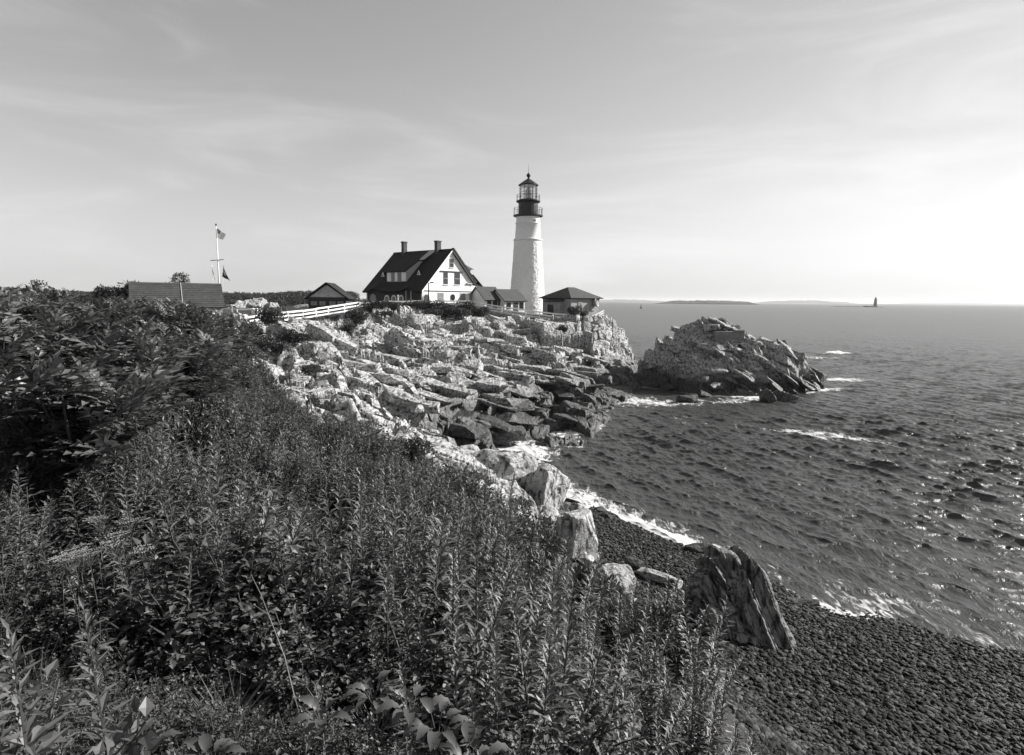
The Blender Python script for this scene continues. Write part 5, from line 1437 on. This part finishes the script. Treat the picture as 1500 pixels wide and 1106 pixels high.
# --- sumac thicket on the rise at the left
SUMZ = px_poly([(-120, 620, 8), (60, 640, 7.5), (170, 600, 9), (250, 560, 12), (300, 520, 20), (345, 490, 33), (330, 458, 46), (215, 440, 50), (60, 430, 42), (-250, 430, 40), (-300, 500, 20)])
pp = scatter_in(SUMZ, 420, rs); dist = np.hypot(pp[:, 0], pp[:, 1]); keep = [];
for k in np.argsort(dist):
    if all((pp[k] - pp[j]) @ (pp[k] - pp[j]) > (.85 + .02 * dist[k]) ** 2 for j in keep): keep.append(k)
pp = pp[keep]; hz = land(pp[:, 0], pp[:, 1])
print('sumac', len(pp))
Rm = CAMROT.to_3x3().transposed()
def proj(p):
    q = Rm @ (Vector(p) - Vector((0, 0, CAM_Z))); return 750 + FPX * q.x / -q.z, 553 - FPX * q.y / -q.z
for k, (x, y) in enumerate(pp):
    d = math.hypot(x, y)
    # nobody outgrows the skyline of the rise
    px_ = 750 + FPX * x / max(y, 1) * .985
    sk = np.interp(px_, [-300, 97, 130, 160, 200, 240, 270, 300, 330, 350, 380, 400], [424, 425, 432, 430, 436, 439, 437, 443, 453, 463, 480, 500])
    top = CAM_Z + (437 - sk - rv(0, 16)) / 900 * d
    hh = max(.7, min(2.4, top - hz[k]))
    plant('sumac_shrub', SUMAC[k % 4], (x, y, hz[k] - .1), rv(0, 6.28), (hh / 1.9 * rv(.95, 1.15), hh / 1.9 * rv(.95, 1.15), hh / 1.9), 'sumac shrub ' + ('nearest in the thicket ' if d < 11 else 'in the middle of the thicket ' if d < 18 else 'at the back of the thicket ' if d < 30 else 'on the far skyline of the thicket ') + ('at the left edge of the picture' if px_ < 90 else 'left of the long shed' if px_ < 215 else 'below the long shed roof' if px_ < 335 else 'above the scree'), 'shrub', 'sumac thicket on the rise', ('stem', 'foliage'))

def where_on_bank(x, y):
    d = math.hypot(x, y); px_ = 750 + FPX * x / max(y, .5)
    row_ = 'in the nearest rows' if d < 3.6 else 'in the near rows' if d < 5.0 else 'halfway up the bank' if d < 8 else 'high on the bank'
    side_ = 'at the left edge' if px_ < 150 else 'left of the broad-leaved weeds' if px_ < 450 else 'around the broad-leaved weeds' if px_ < 700 else 'towards the pebble beach' if px_ < 900 else 'just above the pebble beach'
    return row_ + ' ' + side_
# --- goldenrod and wild rose covering the bank
GZ = px_poly([(330, 562, 25), (450, 590, 20), (560, 640, 17), (660, 690, 14.5), (735, 745, 12.5), (830, 830, 10.5), (950, 885, 9), (1030, 930, 7.7), (1050, 1000, 6.4)]) + [(3.3, 4.2), (3.5, 2.6), (2.6, 1.2), (-4, .6), (-9, 2.5), (-14, 8)] + px_poly([(60, 640, 8), (170, 600, 10), (250, 560, 14)])
pp = scatter_in(GZ, 2900, rs)
dist = np.hypot(pp[:, 0], pp[:, 1])
hz = land(pp[:, 0], pp[:, 1])
pat = fbm(pp[:, 0] / 2.2, pp[:, 1] / 2.2, 801, 3)
ok = (dist > 2.6) & (pp[:, 1] > 1.2)
pp, dist, hz, pat = pp[ok], dist[ok], hz[ok], pat[ok]
isrose = pat + .22 * rs.normal(size=len(pp)) + .35 * sstep(8, 14, dist) > .10
# thin out with a clearing or two where only shade shows
clear = fbm(pp[:, 0] / 1.3, pp[:, 1] / 1.3, 901, 2) < -.34
ok = ~clear; pp, dist, hz, isrose = pp[ok], dist[ok], hz[ok], isrose[ok]
clump = .42 + 1.05 * vn2(pp[:, 0] / 1.5, pp[:, 1] / 1.5, 811)
for flagv, protos, nm, lab, cat, grp in ((False, GOLD, 'goldenrod', 'upright goldenrod with narrow leaves', 'plant', 'goldenrod on the bank'), (True, ROSE, 'wild_rose', 'low wild rose with rounded leaves', 'shrub', 'wild rose bushes on the bank')):
    sel = np.where(isrose == flagv)[0]
    sel = sel[np.argsort(dist[sel])]
    n_ind = 260 if not flagv else 120
    for k in sel[:n_ind]:
        s_ = rs.uniform(.8, 1.1) * clump[k]
        # plants right before the lens stay below it
        room = max(.3, (CAM_Z - .25 - hz[k] - dist[k] * .42) / 1.1)
        s_ = min(s_, max(.45, room)) if dist[k] < 4.5 else s_
        plant(nm, protos[int(rs.integers(len(protos)))], (pp[k, 0], pp[k, 1], hz[k] - .03 - .45 * s_ * (dist[k] > 4.5)), rs.uniform(0, 6.28), s_ * (1.7 if dist[k] > 4.5 else 1.35), lab + ' ' + where_on_bank(pp[k, 0], pp[k, 1]), cat, grp, tilt=.12)
    sel = sel[n_ind:]
    allm = [m_ for pr in protos for m_ in pr]
    n_ = len(sel); w_ = rs.integers(0, len(protos), n_); sc_ = (1.7 * rs.uniform(.8, 1.1, n_) * clump[sel])[:, None].repeat(3, 1)
    ro = np.stack([rs.normal(0, .09, n_), rs.normal(0, .09, n_), rs.uniform(0, 6.28, n_)], 1)
    po = np.stack([pp[sel, 0], pp[sel, 1], hz[sel] - .03 - .27 * sc_[:, 0]], 1)
    scatter(nm + '_growth', np.concatenate([po, po]), np.concatenate([ro, ro]), np.concatenate([sc_, sc_]), np.concatenate([w_ * 2, w_ * 2 + 1]), allm)
print('plants', len(pp), isrose.sum())
BUSHZ = px_poly([(300, 640, 12), (480, 600, 18), (640, 690, 14), (740, 770, 11.5), (850, 850, 9.5), (960, 900, 8), (800, 960, 6), (560, 900, 5.5), (420, 800, 7), (250, 760, 7)])
bp2 = scatter_in(BUSHZ, 84, rs); bp2 = bp2[np.hypot(bp2[:, 0], bp2[:, 1]) > 7.6]; bh = land(bp2[:, 0], bp2[:, 1])
for k, (x, y) in enumerate(bp2):
    w_ = rs.uniform(.9, 1.5)
    plant('leafy_bush', (SHRUBR + SHRUB)[k % 7], (x, y, bh[k] - .1), rv(0, 6.28), (w_ / 1.95, w_ / 1.95, rs.uniform(.7, 1.0)), 'rounded leafy bush among goldenrod ' + where_on_bank(x, y), 'shrub', 'leafy bushes on the bank', ('stem', 'foliage'))
# --- broad-leaved weed at the bottom of the picture
def burdock(n, L0):
    L = Leaves(); st = MB()
    for i in range(n):
        a = i * 2.4 + rv(-.3, .3); el = rv(.35, .95)
        d = Vector((math.cos(a) * math.cos(el), math.sin(a) * math.cos(el), math.sin(el)))
        b_ = Vector((0, 0, .12)) + d * L0 * rv(.5, 1.0)
        st.tube([Vector((0, 0, 0)), b_ * .5 + Vector((0, 0, .03)), b_], [.008, .006, .004], 5)
        d2 = (d + Vector((0, 0, -.45))).normalized()
        L.broad(b_, d2, Vector((0, 0, 1)), L0 * rv(.8, 1.15), L0 * rv(.42, .55))
    return st.mesh('stem', M['stem']), L.mesh('leaves', M['broad'], True)
BUR = [burdock(9, .30), burdock(11, .26)]
for k, (px, py, Y, s_) in enumerate([(600, 985, 3.5, .5), (545, 965, 3.8, .45), (470, 1000, 3.6, .45), (640, 1010, 3.3, .5), (690, 1060, 3.1, .5), (300, 1060, 3.2, .5)]):
    p = P(px, py, Y); z = H(p.x, p.y)
    plant('burdock', BUR[k % 2], (p.x, p.y, max(z, p.z - .35)), rv(0, 6), s_, ['broad-leaved weed with the largest leaves at the bottom of the bank', 'broad-leaved weed just behind the largest one', 'broad-leaved weed left of the largest-leaved one', 'broad-leaved weed right of the largest-leaved one', 'broad-leaved weed lowest in the foreground', 'broad-leaved weed lowest at the left of the foreground'][k], 'plant', 'broad-leaved weeds in the foreground')
# --- flat-topped flower heads at the left
def yarrow(h):
    L = Leaves(); st = MB(); f = stem_curve(h, .06)
    st.tube([f(t) for t in (0, .3, .6, .88)], [.006, .005, .004, .003], 4)
    top = f(.88)
    for i in range(14):
        a = i * 2.4; r = .1 * math.sqrt((i + .5) / 14)
        q = f(1) + Vector((math.cos(a) * r, math.sin(a) * r, rv(-.012, .012) - r * .15))
        st.tube([top, q], [.002, .0015], 3)
        for j in range(9):
            aa = j * 2.4; rr_ = .026 * math.sqrt((j + .5) / 9)
            c = q + Vector((math.cos(aa) * rr_, math.sin(aa) * rr_, rv(0, .008)))
            L.leaf(c, Vector((math.cos(aa), math.sin(aa), .5)), Vector((0, 0, 1)), .017, .015, .1, 0, 2)
    for i in range(10):
        t = .15 + .65 * i / 10; a = i * 2.4
        L.leaf(f(t), Vector((math.cos(a), math.sin(a), .5)), Vector((0, 0, 1)), .1, .02, .2, .3)
    return st.mesh('stem', M['stem']), L.mesh('flower_head', M['yarrow'])
YAR = [yarrow(1.1), yarrow(1.0)]
for k, (px, py, Y) in enumerate([(150, 775, 5.6), (172, 777, 5.5), (193, 772, 5.8), (140, 805, 5.2), (160, 808, 5.1), (106, 800, 5.2), (112, 828, 4.9), (200, 803, 5.4), (132, 822, 5.0), (85, 812, 5.0), (120, 590, 8.5), (110, 603, 8.3), (150, 640, 8), (60, 620, 8)]):
    p = P(px, py, Y); z = H(p.x, p.y)
    plant('yarrow', YAR[k % 2], (p.x, p.y, z - .02), rv(0, 6), (1, 1, max(.5, p.z - z)) if k % 2 == 0 else (1, 1, max(.5, (p.z - z))), 'flat-topped pale flower head on a stalk at the left', 'flower', 'flat-topped flowers at the left', ('stem', 'flower_head'))
# --- a bare dry stalk
p = P(815, 985, 5.6)
ds = MB().tube([(0, 0, -.3), (.03, .02, .25), (.1, .02, .55), (.17, .03, .75)], [.006, .005, .004, .002], 5).tube([(.09, .02, .5), (.05, .04, .68)], [.003, .0015], 4).build('dry_stalk', M['wood_grey'])
ds.location = p; tag(ds, 'bare pale dry stalk leaning right at the bottom of the bank', 'stalk')

# --- grass on the cliff top, the lawn and in the hollows
def tufts(name, poly, n, s0, s1, protos, cond=None):
    q = scatter_in(poly, n, rs); h_, so, be, ro_ = land(q[:, 0], q[:, 1], True)
    ok = so > .5 if cond is None else cond(q, h_, so)
    q, h_ = q[ok], h_[ok]; m_ = len(q)
    if m_ == 0: return
    scatter(name, np.stack([q[:, 0], q[:, 1], h_ - .03], 1), np.stack([rs.normal(0, .1, m_), rs.normal(0, .1, m_), rs.uniform(0, 6.28, m_)], 1), rs.uniform(s0, s1, m_)[:, None].repeat(3, 1), rs.integers(0, len(protos), m_), protos)
tufts('cliff_grass', px_poly([(330, 472, 64), (470, 470, 72), (560, 472, 80), (700, 474, 86), (760, 488, 86), (870, 482, 89), (885, 464, 94), (700, 452, 100), (540, 448, 90), (420, 456, 80), (330, 458, 80)]), 9000, .35, .95, TUFT)
tufts('lawn_grass', px_poly([(320, 470, 64), (400, 470, 68), (480, 458, 84), (420, 455, 90), (320, 456, 90)]), 5000, .15, .3, TUFT)
tufts('rock_grass', CLIFFZ, 2600, .4, .9, TUFT, lambda q, h_, so: (fbm(q[:, 0] / 4, q[:, 1] / 4, 951, 3) > .38) & (h_ > 2.2))
tufts('slope_grass', [(2.2, 1.8), (4.0, 1.8), (4.0, 6.2), (2.7, 6.5)], 420, .35, .8, TUFT, lambda q, h_, so: h_ > 1.5)
tufts('bank_grass', GZ, 900, .35, .7, TUFT)
def dry_stems(n):
    st = MB()
    for i in range(n):
        a = rv(0, 6.28); le = rv(.05, .5); h_ = rv(.6, 1.25); bx, by = rv(-.1, .1), rv(-.1, .1)
        q = [Vector((bx + math.cos(a) * le * t * t, by + math.sin(a) * le * t * t, h_ * t)) for t in (0, .35, .7, 1)]
        st.tube(q, [.004, .0035, .003, .0015], 3)
        for j in range(3):
            t = rv(.5, .95); b_ = q[2].lerp(q[3], rv(0, 1)); aa = rv(0, 6.28)
            st.tube([b_, b_ + Vector((math.cos(aa) * .08, math.sin(aa) * .08, .09))], [.002, .001], 3)
    return st.mesh('dry_stem', M['dry'])
tufts('dry_stems', GZ, 80, .8, 1.25, [dry_stems(2) for _ in range(4)])

# ------------------------------------------------------------------ trees and the wooded shore behind
def tree_mesh(h, w, n, leaf, trunk=.3, seed=1):
    rr = random.Random(seed); L = Leaves(); st = MB()
    st.tube([(0, 0, -.3), (.05 * h * rr.uniform(-1, 1), 0, h * .35), (0, 0, h * .8)], [h * .03, h * .022, h * .008], 6)
    lobes = []
    for k in range(14):
        a = rr.uniform(0, 6.28); z = h * (trunk + (1 - trunk) * rr.uniform(.05, .88)); fr = (z / h - trunk) / (1 - trunk)
        r = w * .5 * math.sqrt(rr.random()) * (1.1 - fr * .75)
        c = Vector((math.cos(a) * r, math.sin(a) * r, z)); lobes.append((c, w * rr.uniform(.13, .24)))
        st.tube([(0, 0, z * .7), (c.x * .5, c.y * .5, z * .9), tuple(c)], [h * .012, h * .008, h * .003], 4)
    for i in range(n):
        c, r = rr.choice(lobes)
        d = Vector((rr.gauss(0, 1), rr.gauss(0, 1), rr.gauss(0, 1))).normalized()
        p = c + d * r * rr.uniform(.3, 1.1) ** .6
        L.leaf(p, (d + Vector((rr.uniform(-1, 1), rr.uniform(-1, 1), rr.uniform(-.5, 1)))).normalized(), Vector((rr.uniform(-1, 1), rr.uniform(-1, 1), 1)), leaf * rr.uniform(.6, 1.4), leaf * rr.uniform(.5, .8), .15, .2, 2)
    return st.mesh('trunk', M['bark']), L.mesh('crown', M['tree'])
# wooded mainland behind the sheds
mx_, my_, mF = polar_grid(np.linspace(-66, -9, 90), np.geomspace(150, 900, 50))
hr = np.hypot(mx_, my_); maz = np.degrees(np.arctan2(mx_, my_))
mz = 5.5 + 6.5 * sstep(170, 420, hr) + 5 * fbm(mx_ / 120, my_ / 120, 61, 3)
mz = np.where(maz > -15, mz - (maz + 15) * 2.4, mz)
mo = tag(link(bpy.data.objects.new('mainland', mesh_np('mainland', np.stack([mx_, my_, mz], 1), mF, simple('woodland_floor', .05, .9, .1, .3)))), kind='structure')
FT = [tree_mesh(1.0, .95, 420, .1, .12, 40 + k) for k in range(5)]
q = np.stack([rs.uniform(-64, -14.2, 2600), rs.uniform(0, 1, 2600) ** .7 * 330 + 200], 1)
fx, fy = np.sin(np.radians(q[:, 0])) * q[:, 1], np.cos(np.radians(q[:, 0])) * q[:, 1]
fz = 5.5 + 6.5 * sstep(170, 420, q[:, 1]) + 5 * fbm(fx / 120, fy / 120, 61, 3)
fz = np.where(q[:, 0] > -15, fz - (q[:, 0] + 15) * 2.4, fz)
# canopy height follows the skyline: low behind the flagpole, rising to the right of the sheds
want = np.interp(q[:, 0], [-64, -40, -30, -25, -22, -17, -15], [6, 6, 6, 6.0, 6.5, 11.0, 10.0])
sc_ = np.clip(want * (q[:, 1] / 360) * rs.uniform(.75, 1.1, len(q)), 3.5, 11)
top = 10 + (want + 1.0) * q[:, 1] / 900.0
sc_ = np.minimum(sc_, np.maximum(2.0, (top - fz) * rs.uniform(.75, 1.05, len(q))))
n_ = len(q); w_ = rs.integers(0, 5, n_); s3 = np.stack([sc_, sc_, sc_], 1); ro = np.stack([np.zeros(n_), np.zeros(n_), rs.uniform(0, 6.28, n_)], 1)
po = np.stack([fx, fy, fz - .3], 1)
scatter('woodland', po, ro, s3, w_, [m_[1] for m_ in FT])
for k, (px, py, Y, h_, w_, lab) in enumerate([(262, 403, 95, 5.4, 5.2, 'dark tree rising behind the long shed roof'), (303, 413, 120, 4.5, 4.0, 'small thin tree left of the flagpole'), (190, 418, 80, 4.4, 5.5, 'dark rounded tree left of the long shed'), (160, 424, 78, 3.8, 4.0, 'dark tree at the far left of the tree row'), (208, 421, 84, 4.2, 4.2, 'dark tree touching the left end of the long shed'), (45, 420, 75, 4.2, 5.0, 'dark tree over the thicket at the left edge')]):
    p = P(px, py, Y)
    tr = tree_mesh(h_, w_, 3600 if k != 1 else 700, .30, .2, 60 + k)
    plant('tree', tr, (p.x, p.y, p.z - h_), 0, 1.0, lab, 'tree', 'trees near the long shed', ('trunk', 'crown'))
# ------------------------------------------------------------------ sea haze
hzm = bpy.data.materials.new('sea_haze'); hzm.use_nodes = True
hn = hzm.node_tree.nodes; hn.clear()
ho = hn.new('ShaderNodeOutputMaterial'); hv = hn.new('ShaderNodeVolumePrincipled')
hv.inputs['Color'].default_value = g(0.95); hv.inputs['Density'].default_value = 0.00006; hv.inputs['Anisotropy'].default_value = 0.2
hzm.node_tree.links.new(hv.outputs[0], ho.inputs['Volume'])
haze = MB().box(-17500, 17500, -400, 17500, -8, 75).build('haze', hzm)
tag(haze, kind='stuff')
